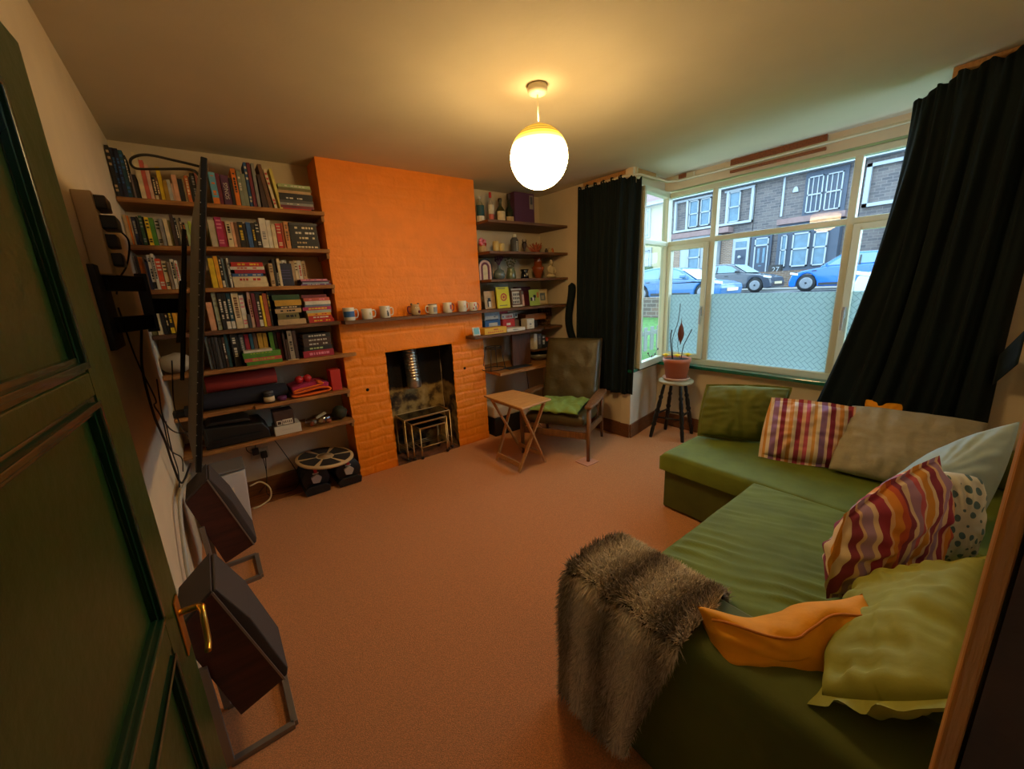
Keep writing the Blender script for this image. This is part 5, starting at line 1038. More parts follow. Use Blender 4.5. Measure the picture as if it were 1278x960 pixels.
for i, (x0, x1, y0, y1, zt, nm) in enumerate(((1.262, 1.722, 3.290, 3.50, .392, 'largest'), (1.312, 1.668, 3.262, 3.46, .347, 'middle'), (1.378, 1.640, 3.235, 3.42, .298, 'smallest'))):
    t = thing('nesting_table', '%s of the nest of gilt framed glass tables in the fireplace' % nm, 'side table', ((x0+x1)/2, (y0+y1)/2, 0), 'nest of tables in the fireplace')
    mb = MB()
    for a, b2 in (((x0, y0), (x1, y0)), ((x0, y1), (x1, y1)), ((x0, y0), (x0, y1)), ((x1, y0), (x1, y1))): mb.bar((*a, zt), (*b2, zt), .013, .013)
    mb.build('top_frame', m_gold, t, bevel=.002)
    MB().box(x0+.007, x1-.007, y0+.007, y1-.007, zt-.002, zt+.003).build('glass_top', m_smoke, t)
    for x in (x0, x1):
        for y in (y0, y1):
            l_ = MB().tube([(x, y, zt), (x, y, .10), (x, y, .095), (x, y, .085), (x, y, .05), (x, y, .03)], [.0062, .0062, .010, .010, .006, .006], 10).build('leg', m_gold, t)
            MB().ball((x, y, .018), .0165, 10).build('castor', mat('dark_castor', (52, 40, 34), .3, .5), l_)
    mb = MB(); mb.tube([(x0, y1, .09), (x1, y1, .09)], .005, 8)
    if i == 2: mb.tube([(x0, y0, .115), (x1, y0, .115)], .006, 8)
    for x in (x0, x1): mb.tube([(x, y0, .115), (x, y1, .115)], .005, 8)
    mb.build('stretcher', m_gold, t)
# ================================================================ RIGHT ALCOVE THINGS
def bottle(x, y, z, h, r_, body, cap, lab, label, neck=.35, capm=None, lz=(.12, .45), extra=None):
    t = thing('bottle', label, 'bottle', (x, y, z), 'bottles on the top right shelf'); z += .001
    MB().lathe([(.001, 0), (r_*.95, 0), (r_, .006), (r_, h*(1-neck)-.02), (r_*.85, h*(1-neck)), (r_*.36, h*(1-neck)+.035), (r_*.32, h-.03), (r_*.40, h-.024), (r_*.40, h-.012)], (x, y, z), 24).build('bottle_body', body, t)
    MB().lathe([(r_*.42, h-.05 if capm else h-.02), (r_*.44, h-.018), (r_*.42, h), (.001, h)], (x, y, z), 16).build('bottle_cap', cap, t)
    for (a, b2, m) in lab:
        MB().grid(lambda u, v: (x+(r_+.0008)*math.sin(-1.35+2.7*u), y-(r_+.0008)*math.cos(-1.35+2.7*u), z+h*(a+(b2-a)*v)), 12, 3).build('bottle_label', m, t)
def gl(name, rgb, rough=.1): return mat(name, rgb, rough, spec=.8)
Z1, Z2, Z3, Z4, Z5 = 2.12, 1.85, 1.60, 1.322, 1.09
yy = 3.32
bottle(2.235, yy, Z1, .235, .043, gl('clear_bottle', (150, 146, 126)), bm_('palegrey'), [(.0, .26, bm_('white')), (.26, .66, bm_('darkteal'))], 'clear bottle with a teal picture label at the chimney end', .33)
bottle(2.362, yy, Z1, .285, .030, gl('pale_bottle', (170, 160, 146)), bm_('red'), [(.05, .30, bm_('salmon')), (.32, .60, bm_('white'))], 'slim clear bottle with a red cap', .36, True)
bottle(2.476, yy, Z1, .240, .046, gl('olive_bottle', (58, 56, 26)), bm_('darkbrown'), [(.12, .50, bm_('cream'))], 'squat olive bottle with a cream label', .42)
bottle(2.585, yy, Z1, .292, .044, gl('dark_green_bottle', (26, 36, 20)), bm_('darkbrown'), [(.04, .27, bm_('tan'))], 'tall dark green wine bottle next to the purple box', .5, True)
pbx = thing('box', 'tall dark purple presentation box beside the bottles', 'box', (2.77, 3.36, Z1))
MB().box(2.64, 2.90, 3.30, 3.42, Z1+.001, Z1+.318).build('carton', mat('aubergine_card', (84, 40, 68), .6), pbx, bevel=.003)
MB().box(2.835, 2.885, 3.2985, 3.30, Z1+.17, Z1+.30).build('carton_panel', bm_('greytan'), pbx)
MB().box(2.845, 2.875, 3.297, 3.2985, Z1+.215, Z1+.285).build('carton_window', bm_('darkgrey'), pbx)
fo_ = thing('ornament', 'pink and white flower ornament at the chimney end of the second right shelf', 'ornament', (2.245, yy, Z2))
mb = MB(); [mb.ball((2.235+.025*math.cos(k*1.3), 3.32+.015*math.sin(k*2), Z2+.105+.022*math.sin(k*1.3)), .020, 8) for k in range(6)]; mb.build('blossom', bm_('pink'), fo_)
mb = MB(); [mb.ball((2.24+.03*math.cos(k*1.9), 3.305, Z2+.085+.03*math.sin(k*1.9)), .010, 6) for k in range(6)]; mb.build('petals', bm_('red'), fo_)
MB().lathe([(.001, .001), (.035, .001), (.045, .03), (.038, .06), (.02, .075)], (2.24, yy, Z2), 16).build('bowl', bm_('tan'), fo_)
for i, (x, h) in enumerate(((2.40, .115), (2.468, .098))):
    c = thing('candle', '%s cream pillar candle on the second right shelf' % ('taller' if i == 0 else 'shorter'), 'candle', (x, yy, Z2), 'cream candles on the second right shelf')
    MB().lathe([(.001, .001), (.031, .001), (.031, h-.003), (.028, h), (.010, h-.004), (.001, h-.004)], (x, yy, Z2), 20).build('wax', mat('candle_wax', (224, 196, 130), .5), c)
    MB().tube([(x, yy, Z2+h-.004), (x+.001, yy, Z2+h+.008)], .0012, 5).build('wick', bm_('black'), c)
j = thing('jar', 'dark glass jar with a white lid and pale lettering on the second right shelf', 'jar', (2.635, yy, Z2))
MB().lathe([(.001, .001), (.038, .001), (.041, .01), (.041, .135), (.030, .15), (.026, .16)], (2.635, yy, Z2), 22).build('jar_body', bm_('darkgrey'), j)
MB().lathe([(.022, .16), (.023, .165), (.022, .19), (.001, .191)], (2.635, yy, Z2), 18).build('jar_lid', bm_('white'), j)
mb = MB(); [mb.grid(lambda u, v, k=k: (2.635+.0416*math.sin(-.2+.5*u), yy-.0416*math.cos(-.2+.5*u), Z2+.03+.016*k+.010*v), 4, 1) for k in range(6)]; mb.build('jar_print', bm_('palegrey'), j)
fg = MB(); fg.lathe([(.001, .001), (.032, .001), (.030, .012), (.008, .018), (.010, .05), (.022, .075), (.026, .10), (.020, .12), (.006, .125)], (2.765, yy, Z2), 16)
fg.tube([(2.748, yy, Z2+.11), (2.742, yy, Z2+.135), (2.748, yy, Z2+.152)], [.006, .005, .001], 6); fg.tube([(2.782, yy, Z2+.11), (2.790, yy, Z2+.135), (2.784, yy, Z2+.152)], [.006, .005, .001], 6)
fg.build('figurine', bm_('darkbrown'), label='small dark horned figurine on the second right shelf', cat='figurine')
co = MB(); rc = random.Random(5)
for k in range(26):
    a = rc.uniform(-1.3, 1.3); l_ = rc.uniform(.06, .11); b0 = Vector((2.94+rc.uniform(-.05, .05), yy+rc.uniform(-.02, .02), Z2+.012)); d = Vector((math.sin(a)*.75, rc.uniform(-.25, .25), math.cos(a)*.9+.2)).normalized()
    co.tube([b0, b0+d*l_*.5+Vector((rc.uniform(-.01, .01), 0, .008)), b0+d*l_+Vector((0, 0, .012))], [.009, .007, .004], 6)
co.build('coral', bm_('rust'), label='orange red coral ornament on the second right shelf', cat='ornament')
for x, h, r_, c, lb in ((3.025, .058, .018, 'darkbrown', 'tiny dark bottle right of the coral'), (3.075, .065, .025, 'tan', 'tiny beige pot between a dark bottle and copper cups'), (3.115, .065, .018, 'burntorange', 'small copper cup at the right end of the second shelf')):
    mb = MB().lathe([(.001, .001), (r_*.8, .001), (r_, h*.4), (r_*.9, h*.7), (r_*.5, h*.85), (r_*.55, h), (.001, h)], (x, yy-.05, Z2), 14); mb.build('pot', bm_(c), label=lb, cat='pot')
ah = thing('ornament', 'arched rainbow shaped frame leaning at the chimney end of the third right shelf', 'ornament', (2.26, 3.33, Z3))
def arch(mb, r0, r1, y0, y1, cx=2.262, cz=Z3+.12):
    n = 16; P = [(cx-r1, Z3+.001)]+[(cx-r1*math.cos(PI*k/n), cz+r1*math.sin(PI*k/n)) for k in range(n+1)]+[(cx+r1, Z3+.001), (cx+r0, Z3+.001)]+[(cx+r0*math.cos(PI*k/n), cz+r0*math.sin(PI*k/n)) for k in range(n+1)]+[(cx-r0, Z3+.001)]
    return mb.prism(P, 'y', y0, y1)
arch(MB(), .072, .082, 3.32, 3.345).build('outer_arch', bm_('black'), ah); arch(MB(), .050, .072, 3.325, 3.34).build('middle_arch', bm_('palepink'), ah); arch(MB(), .028, .050, 3.325, 3.34).build('inner_arch', bm_('maroon'), ah)
arch(MB(), .001, .028, 3.327, 3.338).build('arch_core', bm_('cream'), ah)
m_vg = mat('blue_glass', (110, 124, 124), .12, spec=.9); m_gg = mat('green_clear_glass', (112, 122, 92), .15, spec=.9)
v1 = thing('vase', 'round glass bottle vase with dark dried flowers on the third right shelf', 'vase', (2.425, yy, Z3))
MB().lathe([(.001, .001), (.035, .001), (.055, .02), (.060, .05), (.048, .085), (.018, .105), (.012, .135), (.014, .14)], (2.425, yy, Z3), 24).build('vase_body', m_vg, v1)
mb = MB(); rc = random.Random(8)
for k in range(22):
    a = rc.uniform(-.5, .5); p = Vector((2.425, yy, Z3+.13)); q_ = p+Vector((math.sin(a)*.08, rc.uniform(-.03, .03), .05+rc.uniform(0, .05))); mb.tube([p, q_], .0015, 4); mb.ball(q_, .009, 6)
mb.build('dried_flowers', bm_('plum'), v1)
v2 = thing('vase', 'clear green glass jug holding leafy sprigs on the third right shelf', 'vase', (2.575, yy, Z3))
MB().lathe([(.001, .001), (.045, .001), (.052, .02), (.046, .07), (.036, .10), (.038, .115)], (2.575, yy, Z3), 22).build('jug_body', m_gg, v2)
mb = MB()
for k in range(8):
    a = -.9+.25*k; p = Vector((2.575, yy, Z3+.09)); q_ = p+Vector((math.sin(a)*.075, rc.uniform(-.02, .02), .10*math.cos(a)+.02)); mb.tube([p, q_], .0018, 4)
    for s in (.5, .75, 1): mb.ball(p.lerp(q_, s)+Vector((rc.uniform(-.01, .01), 0, 0)), .011, 6, .6)
mb.build('sprigs', bm_('olive'), v2)
mg = thing('candle_holder', 'small shiny black square-shouldered pot on the third right shelf', 'pot', (2.755, yy, Z3))
MB().lathe([(.001, .001), (.044, .001), (.042, .03), (.034, .07), (.046, .097), (.042, .099), (.030, .08), (.001, .078)], (2.755, yy, Z3), 8).build('pot_body', mat('black_glaze', (20, 20, 22), .15), mg)
MB().box(2.742, 2.762, yy-.047, yy-.041, Z3+.035, Z3+.06).build('pot_mark', bm_('palegrey'), mg)
MB().lathe([(.001, .001), (.034, .001), (.034, .02), (.052, .06), (.068, .105), (.068, .118), (.046, .135), (.040, .20), (.046, .215), (.041, .215), (.035, .20), (.040, .14), (.001, .13)], (2.945, yy, Z3), 10).build('vase', mat('amber_glass', (150, 70, 30), .15, spec=.9), label='faceted amber glass vase on the third right shelf', cat='vase')
bu = thing('buddha_statue', 'small cream seated buddha statue at the right of the third shelf', 'statue', (3.07, 3.25, Z3))
mb = MB(); mb.grid(lambda a, b: (3.07+.062*math.cos(2*PI*a)*math.sin(PI*b), 3.25+.036*math.sin(2*PI*a)*math.sin(PI*b), Z3+.022-.021*math.cos(PI*b)), 20, 10)
mb.lathe([(.040, .02), (.034, .05), (.040, .085), (.044, .11), (.030, .125), (.014, .132), (.013, .14)], (3.07, 3.255, Z3), 16, sq=.6); 
for s in (-1, 1): mb.tube([(3.07+s*.042, 3.25, Z3+.11), (3.07+s*.052, 3.235, Z3+.07), (3.07+s*.015, 3.215, Z3+.045)], [.012, .010, .008], 8)
mb.build('statue_body', mat('ivory_stone', (214, 196, 160), .6), bu)
mb = MB().ball((3.07, 3.25, Z3+.160), .022, 10, 1.2); mb.ball((3.07, 3.252, Z3+.188), .008, 8); mb.build('statue_head', MATS['ivory_stone'], bu)
# fourth right shelf (mantel level)
def card(x0, x1, h, z, m, label, cat='card', y=3.30, t=.003, name='greeting_card', lean=.10, group=None):
    th_ = thing(name, label, cat, ((x0+x1)/2, y, z), group)
    def fb(xa, xb, za, zb, off=0.0, tt=t, mm=m, nm='card_front'):
        mb = MB(); y0a = y+lean*za-off; y0b = y+lean*zb-off
        mb.add([(xa, y0a, z+.001+za), (xb, y0a, z+.001+za), (xb, y0a+tt, z+.001+za), (xa, y0a+tt, z+.001+za), (xa, y0b, z+.001+zb), (xb, y0b, z+.001+zb), (xb, y0b+tt, z+.001+zb), (xa, y0b+tt, z+.001+zb)],
               [(0,3,2,1),(4,5,6,7),(0,1,5,4),(1,2,6,5),(2,3,7,6),(3,0,4,7)])
        return mb.build(nm, mm, th_)
    fb(x0, x1, 0, h); return fb
f_ = card(2.20, 2.325, .170, Z4, bm_('tan'), 'tan card with a penguin picture beside the chimney', y=3.27)
f_(2.230, 2.275, .02, .085, .0012, .001, bm_('black'), 'penguin_back'); f_(2.245, 2.272, .015, .07, .0024, .001, bm_('white'), 'penguin_front'); f_(2.238, 2.268, .085, .105, .0024, .001, bm_('black'), 'penguin_head')
f_ = card(2.315, 2.465, .205, Z4, mat('acid_yellow_card', (222, 214, 30), .6), 'bright yellow book with a round red emblem', 'book', 3.215, .018, 'book')
def disc(cx, cz, r0, r1, y, m, parent, nm):
    n = 24; mb = MB(); P = [(cx+r1*math.cos(2*PI*k/n), cz+r1*math.sin(2*PI*k/n)) for k in range(n)]
    if r0: 
        for k in range(n):
            a, b2 = 2*PI*k/n, 2*PI*(k+1)/n; mb.prism([(cx+r0*math.cos(a), cz+r0*math.sin(a)), (cx+r1*math.cos(a), cz+r1*math.sin(a)), (cx+r1*math.cos(b2), cz+r1*math.sin(b2)), (cx+r0*math.cos(b2), cz+r0*math.sin(b2))], 'y', y-.001, y)
    else: mb.prism(P, 'y', y-.001, y)
    mb.build(nm, m, parent)
yb_ = [o for o in bpy.data.objects if o.get('label', '').startswith('bright yellow book')][0]
disc(2.392, Z4+.107, .026, .038, 3.221, bm_('red'), yb_, 'emblem'); disc(2.392, Z4+.107, 0, .014, 3.221, bm_('red'), yb_, 'emblem')
f_(2.335, 2.42, .185, .192, .0012, .001, bm_('olive'), 'title'); f_(2.34, 2.43, .022, .030, .0012, .001, bm_('olive'), 'title')
f_ = card(2.415, 2.545, .235, Z4, bm_('palegrey'), 'tall pale grey and tan card standing behind the yellow book', y=3.31)
f_(2.415, 2.545, .0, .13, .0012, .001, bm_('tan'), 'card_print')
f_ = card(2.535, 2.668, .185, Z4, bm_('brown'), 'framed black and white leaf print with white top and bottom edges', 'picture', 3.27, .014, 'picture_frame')
f_(2.535, 2.668, .168, .185, .004, .010, bm_('white'), 'frame_edge'); f_(2.535, 2.668, 0, .016, .004, .010, bm_('white'), 'frame_edge'); f_(2.548, 2.640, .03, .155, .001, .001, bm_('white'), 'print_sheet')
for k in range(12): f_(2.552+.022*(k % 4)+.004*(k//4), 2.566+.022*(k % 4)+.004*(k//4), .036+.038*(k//4), .060+.038*(k//4), .0022, .001, bm_('darkgrey'), 'leaf_print')
f_ = card(2.672, 2.715, .155, Z4, bm_('greybrown'), 'narrow brown pink card between the leaf print and the cow card', y=3.29)
f_(2.690, 2.715, .0, .12, .0012, .001, bm_('palepink'), 'card_print')
f_ = card(2.745, 2.885, .165, Z4, mat('leaf_green_card', (164, 184, 76), .6), 'light green card with a black cow picture', y=3.235)
f_(2.758, 2.82, .05, .085, .0012, .001, bm_('black'), 'cow_body'); f_(2.80, 2.835, .08, .11, .0012, .001, bm_('black'), 'cow_head'); f_(2.785, 2.805, .05, .085, .0024, .001, bm_('white'), 'cow_patch'); f_(2.85, 2.875, .08, .135, .0012, .001, bm_('burntorange'), 'card_print')
f_ = card(2.905, 3.055, .165, Z4, bm_('tan'), 'pale wooden photo frame with a grey photograph', 'picture', 3.29, .014, 'photo_frame')
f_(2.918, 3.042, .014, .150, .0012, .001, bm_('cream'), 'mount'); f_(2.945, 3.018, .045, .125, .0024, .001, bm_('greyblue'), 'photograph'); f_(2.96, 3.00, .055, .10, .0032, .001, bm_('palegrey'), 'photograph_figure')
mb = MB().lathe([(.001, 0), (.075, 0), (.078, .006), (.075, .012), (.001, .012)], (3.05, 3.40, Z4+.085), 26, 'y'); mb.v = [(x, y+.0, z) for x, y, z in mb.v]
mb.build('plate', bm_('darkbrown'), label='round dark plate standing behind the photo frame', cat='plate')
mb = MB().lathe([(.001, .001), (.06, .001), (.085, .035), (.09, .05), (.001, .05)], (2.80, 3.42, Z4+.16), 20); mb.v = [(x, y, z) for x, y, z in mb.v]
mb = MB().box(2.70, 2.90, 3.40, 3.47, Z4+.001, Z4+.20); mb.build('box', bm_('maroon'), bevel=.01, label='dark red box behind the cow card', cat='box')
# fifth right shelf: display, games
ds = thing('thermostat_display', 'small white desk display with a teal screen at the chimney edge of the games shelf', 'display', (1.995, 3.14, Z5))
mb = MB(); mb.obox((1.995, 3.145, Z5+.042), (.040, 0, 0), (0, .006, .001), (0, .008, .038)); mb.build('display_body', bm_('white'), ds, bevel=.003)
mb = MB(); mb.obox((1.995, 3.1375, Z5+.044), (.028, 0, 0), (0, .001, 0), (0, .0057, .027)); mb.build('display_screen', mat('teal_lcd', (96, 160, 160), .3), ds)
def game(x0, x1, y0, y1, z0, z1, m, label, prints=(), cat='box', nm='game_box'):
    t = thing(nm, label, cat, ((x0+x1)/2, (y0+y1)/2, z0)); MB().box(x0, x1, y0, y1, z0+.001, z1).build('carton', m, t, bevel=.003)
    for a, b2, c, d, mm in prints: MB().box(x0+(x1-x0)*a, x0+(x1-x0)*b2, y0-.001, y0, z0+(z1-z0)*c, z0+(z1-z0)*d).build('print', mm, t)
    return t
gp = game(2.075, 2.335, 3.12, 3.24, Z5, Z5+.062, mat('yellow_card', (226, 176, 52), .6), 'flat yellow game box at the front left of the games shelf', [(.15+.09*k, .20+.09*k, .2, .42, bm_('burntorange')) for k in range(8)]+[(.4, .6, .6, .8, bm_('burntorange'))])
game(2.345, 2.575, 3.125, 3.25, Z5, Z5+.036, bm_('white'), 'thin flat white box at the front of the games shelf', [(.3, .6, .4, .6, bm_('grey'))])
game(2.185, 2.375, 3.26, 3.46, Z5, Z5+.055, bm_('greyblue'), 'grey blue picture game box at the bottom of the left pile', [(.3, .8, .2, .8, bm_('palegrey'))])
game(2.18, 2.37, 3.265, 3.46, Z5+.056, Z5+.120, bm_('blue'), 'mid blue game box in the middle of the left pile', [(.25, .8, .1, .6, bm_('palegrey'))])
game(2.175, 2.36, 3.26, 3.46, Z5+.121, Z5+.205, bm_('palegreyblue'), 'pale blue and white game box on top of the left pile', [(.05, .9, .15, .5, bm_('white')), (.6, .72, .3, .45, bm_('navy')), (.05, .9, .0, .08, bm_('navy'))])
game(2.400, 2.555, 3.265, 3.44, Z5, Z5+.118, bm_('red'), 'red game box under the white lettered one', [(.3, .62, .45, .65, bm_('white')), (.38, .54, .2, .3, bm_('white'))])
g_ = game(2.385, 2.59, 3.26, 3.44, Z5+.119, Z5+.172, bm_('white'), 'white game box with red and black lettering on top of the red box', [(.05, .12, .3, .6, bm_('blue'))]+[(.26+.065*k, .30+.065*k, .2, .65, bm_('red')) for k in range(6)]+[(.74, .80, .1, .9, bm_('black')), (.84, .95, .3, .9, bm_('black'))])
game(2.375, 2.48, 3.28, 3.42, Z5+.173, Z5+.205, bm_('crimson'), 'small crimson box on top of the white lettered game box', [])
game(2.640, 2.740, 3.17, 3.27, Z5, Z5+.105, bm_('white'), 'small upright white box in the middle of the games shelf', [(.35, .6, .4, .55, bm_('grey')), (.35, .6, .2, .24, bm_('grey'))])
game(2.585, 2.638, 3.30, 3.40, Z5, Z5+.10, bm_('greybrown'), 'brown box between the red game box and the upright white box', [])
game(2.755, 2.88, 3.28, 3.44, Z5, Z5+.075, bm_('black'), 'black box under the orange brown wooden box', [(.2, .5, .3, .6, bm_('darkbrown'))])
game(2.70, 2.99, 3.26, 3.44, Z5+.078, Z5+.145, mat('orange_brown_box', (166, 96, 40), .5), 'flat orange brown wooden box on the right half of the games shelf', [])
MB().box(2.905, 3.16, 3.18, YB-.002, 1.064, Z5).build('shelf', m_boardd, label='short dark shelf end right of the games shelf', cat='shelf', bevel=.003)
bk = MB(); n = 40
for k in range(14):
    a = k*PI/7; bk.tube([(3.06+.055*math.cos(a), 3.36+.04*math.sin(a), Z5+.002), (3.06+.085*math.cos(a+.2), 3.36+.06*math.sin(a+.2), Z5+.10), (3.06+.075*math.cos(a+.4), 3.36+.05*math.sin(a+.4), Z5+.19)], .006, 5)
for z in (.02, .06, .10, .14, .18): bk.tube([(3.06+(.06+.12*z)*math.cos(2*PI*k/24), 3.36+(.045+.08*z)*math.sin(2*PI*k/24), Z5+z) for k in range(25)], .006, 5)
bk.build('wicker_basket', bm_('brown'), label='brown wicker basket at the wall end of the games shelf', cat='basket')
for i, (x0, x1, h, c, mk, lb) in enumerate(((2.745, 2.79, .165, 'white', '-', 'white video case at the left end of the small shelf behind the armchair'), (2.795, 2.85, .16, 'darkgrey', 'grey', 'dark grey case next to the white one behind the armchair'), (2.855, 2.91, .14, 'black', 'white', 'black case in the middle of the small shelf behind the armchair'))):
    book_up(x0, x1, h, .862, c, mk, lb, 'cases on the small shelf behind the armchair', 3.19, .12)
mb = MB().box(2.93, 3.08, 3.21, 3.33, .863, .925); mb.build('box', bm_('black'), bevel=.004, label='flat black box on the small shelf behind the armchair', cat='box')
mb = MB().box(2.95, 3.05, 3.22, 3.32, .926, .955); mb.build('box', bm_('redorange'), bevel=.004, label='small orange box on top of the flat black box behind the armchair', cat='box')
# lowest right shelf: wire plant stand, tray, bowl
ws = MB(); cx, cy = 2.215, 3.20
for r_, z in ((.085, .955), (.085, .940), (.125, .735)): ws.tube([(cx+r_*math.cos(2*PI*k/28), cy+r_*.8*math.sin(2*PI*k/28), z) for k in range(29)], .004, 6)
for k in range(4):
    a = PI/4+k*PI/2; ws.tube([(cx+.085*math.cos(a), cy+.068*math.sin(a), .955), (cx+.125*math.cos(a), cy+.10*math.sin(a), .725)], .004, 6)
ws.build('wire_plant_stand', mat('black_wire', (30, 28, 28), .5), label='black wire plant stand on the lowest right shelf', cat='plant stand')
mb = MB(); mb.box(2.32, 2.62, 3.08, 3.19, .721, .728); mb.build('tray', bm_('black'), bevel=.002, label='flat black tray in front of the upright board', cat='tray')
MB().lathe([(.001, .001), (.07, .001), (.12, .04), (.14, .075), (.135, .075), (.11, .04), (.001, .012)], (2.90, 3.30, .72), 26).build('bowl', gl('grey_glass_bowl', (120, 116, 96)), label='wide greyish bowl behind the leather armchair', cat='bowl')
# storage boxes under the lowest right shelf
sb = thing('storage_crate', 'white topped black crate under the lowest right shelf behind the folding table', 'crate', (2.38, 3.32, 0))
MB().box(2.20, 2.56, 3.22, 3.46, .002, .20).build('crate_body', MATS['black_plastic'], sb, bevel=.01)
MB().box(2.19, 2.57, 3.21, 3.47, .205, .33).build('crate_top', mat('white_lid', (196, 186, 168), .5), sb, bevel=.02)
MB().tube(bez([(2.66, 3.24, .70), (2.65, 3.2, .5), (2.67, 3.18, .2), (2.74, 3.10, .01), (2.80, 3.02, .006)], 6), .003, 6).build('cable', m_cab, label='black cable hanging from the lowest right shelf behind the armchair', cat='cable')
# dark fabric roll hanging on the wall
hg = MB(); pts = [(R-.05, 2.985, 1.54), (R-.05, 2.985, 1.50), (R-.055, 2.99, 1.40), (R-.055, 3.03, 1.20), (R-.05, 3.02, 1.05), (R-.045, 2.97, .92), (R-.05, 2.93, .80)]
hg.tube(bez(pts, 6), [.006+.034*min(1, i/5) for i in range(30)]+[.040]*6+[.037], 12)
hg.build('hanging_fabric_roll', m_curt, label='long dark green fabric roll hanging on the wall between alcove and curtain', cat='fabric roll')
# ================================================================ OUTSIDE
S2 = 2.0
def fy(y): return y*S2
def fz(z): return 1.5+(z-1.5)*S2
XH = 34.0
m_grass = mat('lawn', (64, 108, 34), .95, second=(42, 80, 24), scale=9, bump=.6, bscale=60)
m_road = mat('asphalt', (92, 96, 100), .9, var=.08, scale=9)
m_pav = mat('paving', (112, 110, 106), .9, var=.05, scale=4)
g = MB(); g.add([(3.95, -12, .05), (10.0, -12, .55), (10.0, 30, .55), (3.95, 30, .05)], [(0, 1, 2, 3)]); structure(g, 'lawn', m_grass, origin=(0, 0, 0))
g = MB(); g.box(10.2, 24.6, -16, 46, .55, .80); structure(g, 'road', m_road)
g = MB(); g.box(24.6, 28.0, -16, 46, .55, .88); structure(g, 'pavement', m_pav)
g = MB(); g.box(28.3, 40, -16, 46, .55, 1.50); structure(g, 'far_gardens', m_pav)
def brickmat(name, c1, c2, mort, sx=2.2, sz=8.0):
    m = bpy.data.materials.new(name); m.use_nodes = True; nt = m.node_tree; N = nt.nodes; L = nt.links; b = N['Principled BSDF']; b.inputs['Roughness'].default_value = .9
    tc = N.new('ShaderNodeTexCoord'); sp = N.new('ShaderNodeSeparateXYZ'); cb = N.new('ShaderNodeCombineXYZ'); L.new(tc.outputs['Object'], sp.inputs[0]); L.new(sp.outputs[1], cb.inputs[0]); L.new(sp.outputs[2], cb.inputs[1])
    br_ = N.new('ShaderNodeTexBrick'); br_.inputs['Color1'].default_value = (*lin(c1), 1); br_.inputs['Color2'].default_value = (*lin(c2), 1); br_.inputs['Mortar'].default_value = (*lin(mort), 1)
    br_.inputs['Scale'].default_value = 1; br_.inputs['Brick Width'].default_value = 1/sx; br_.inputs['Row Height'].default_value = 1/sz; br_.inputs['Mortar Size'].default_value = .012
    L.new(cb.outputs[0], br_.inputs['Vector']); L.new(br_.outputs[0], b.inputs['Base Color']); return m
m_stone = brickmat('grey_rubble_stone', (100, 92, 90), (76, 72, 76), (116, 110, 106), 2.0, 5.5)
m_brown = brickmat('brown_brick', (128, 100, 82), (104, 82, 70), (150, 140, 128), 3.5, 10)
m_wallb = brickmat('garden_wall_brick', (106, 82, 66), (80, 66, 58), (120, 110, 100), 3.2, 9)
m_slate = mat('blue_grey_render', (64, 72, 86), .8); m_whitep = mat('white_masonry_paint', (146, 152, 158), .7); m_creamp = mat('cream_render', (160, 150, 116), .8)
m_tile = mat('pink_clay_tiles', (124, 100, 98), .9, var=.1, scale=3); m_hglass = mat('house_window_glass', (74, 104, 124), .25, var=.15, scale=3); m_door = mat('navy_door', (44, 54, 72), .5)
gw = MB().box(28.0, 28.3, 4.0, 12.6, .88, 1.86); gw.build('garden_wall', m_wallb, label='low brown brick wall in front of the house across the road', cat='wall', origin=(28, 4, .88))
gw = MB().box(10.0, 10.25, 4.5, 30, .50, 1.10); gw.build('garden_wall', m_wallb, label='low brick wall at the end of the near lawn seen through the side window', cat='wall', origin=(10, 4.5, .5))
fn = thing('picket_fence', 'pale weathered wooden fence beyond the side window', 'fence', (6, 4.2, .2))
for k in range(20): MB().box(5.0+.13*k, 5.09+.13*k, 4.55-.045*k, 4.57-.045*k, .12+.02*k, .62+.012*k).build('picket', mat('weathered_wood', (120, 122, 116), .9), fn)
MB().bar((5.0, 4.58, .52), (7.6, 3.66, .74), .02, .07).build('fence_rail', MATS['weathered_wood'], fn)
def rect(mb, y0, y1, z0, z1, x0=0.0, x1=.12):
    return mb.box(XH-x1, XH-x0, fy(y0), fy(y1), fz(z0), fz(z1))
def sash(root, y0, y1, z0, z1, bars=0, x=.16, fr=.035, mid=None):
    f = MB(); m_ = (z0+z1)/2 if mid is None else mid
    for a in ((y0, y0+fr, z0, z1), (y1-fr, y1, z0, z1), (y0, y1, z0, z0+fr), (y0, y1, z1-fr, z1), (y0, y1, m_-fr*.6, m_+fr*.6)): rect(f, *a, x-.06, x+.04)
    for k in range(bars): c = y0+(y1-y0)*(k+1)/(bars+1); rect(f, c-.012, c+.012, z0, z1, x-.05, x+.02)
    w_ = f.build('window', m_whitep, root); g = MB(); rect(g, y0+fr*.5, y1-fr*.5, z0+fr*.5, z1-fr*.5, x-.055, x-.045); g.build('window_pane', m_hglass, w_); return w_
def band(root, nm, m, y0, y1, z0, z1, x0=0.0, x1=.2):
    mb = MB(); rect(mb, y0, y1, z0, z1, x0, x1); return mb.build(nm, m, root)
def house(nm_label, y0, y1, stone):
    h = thing('terraced_house', nm_label, 'house', (XH, fy((y0+y1)/2), fz(1.65)))
    mb = MB(); mb.box(XH, XH+6, fy(y0), fy(y1), fz(1.40), fz(4.92)); mb.build('house_wall', stone, h)
    mb = MB(); mb.prism([(XH-.5, fz(4.90)), (XH+6, fz(4.90)), (XH+3, fz(6.0))], 'y', fy(y0), fy(y1)); mb.build('roof', m_tile, h)
    band(h, 'gutter', m_whitep, y0, y1, 4.89, 5.02, .0, .6); return h
h27 = house('grey stone house with a dark door across the road, number 27', 3.82, 6.90, m_stone)
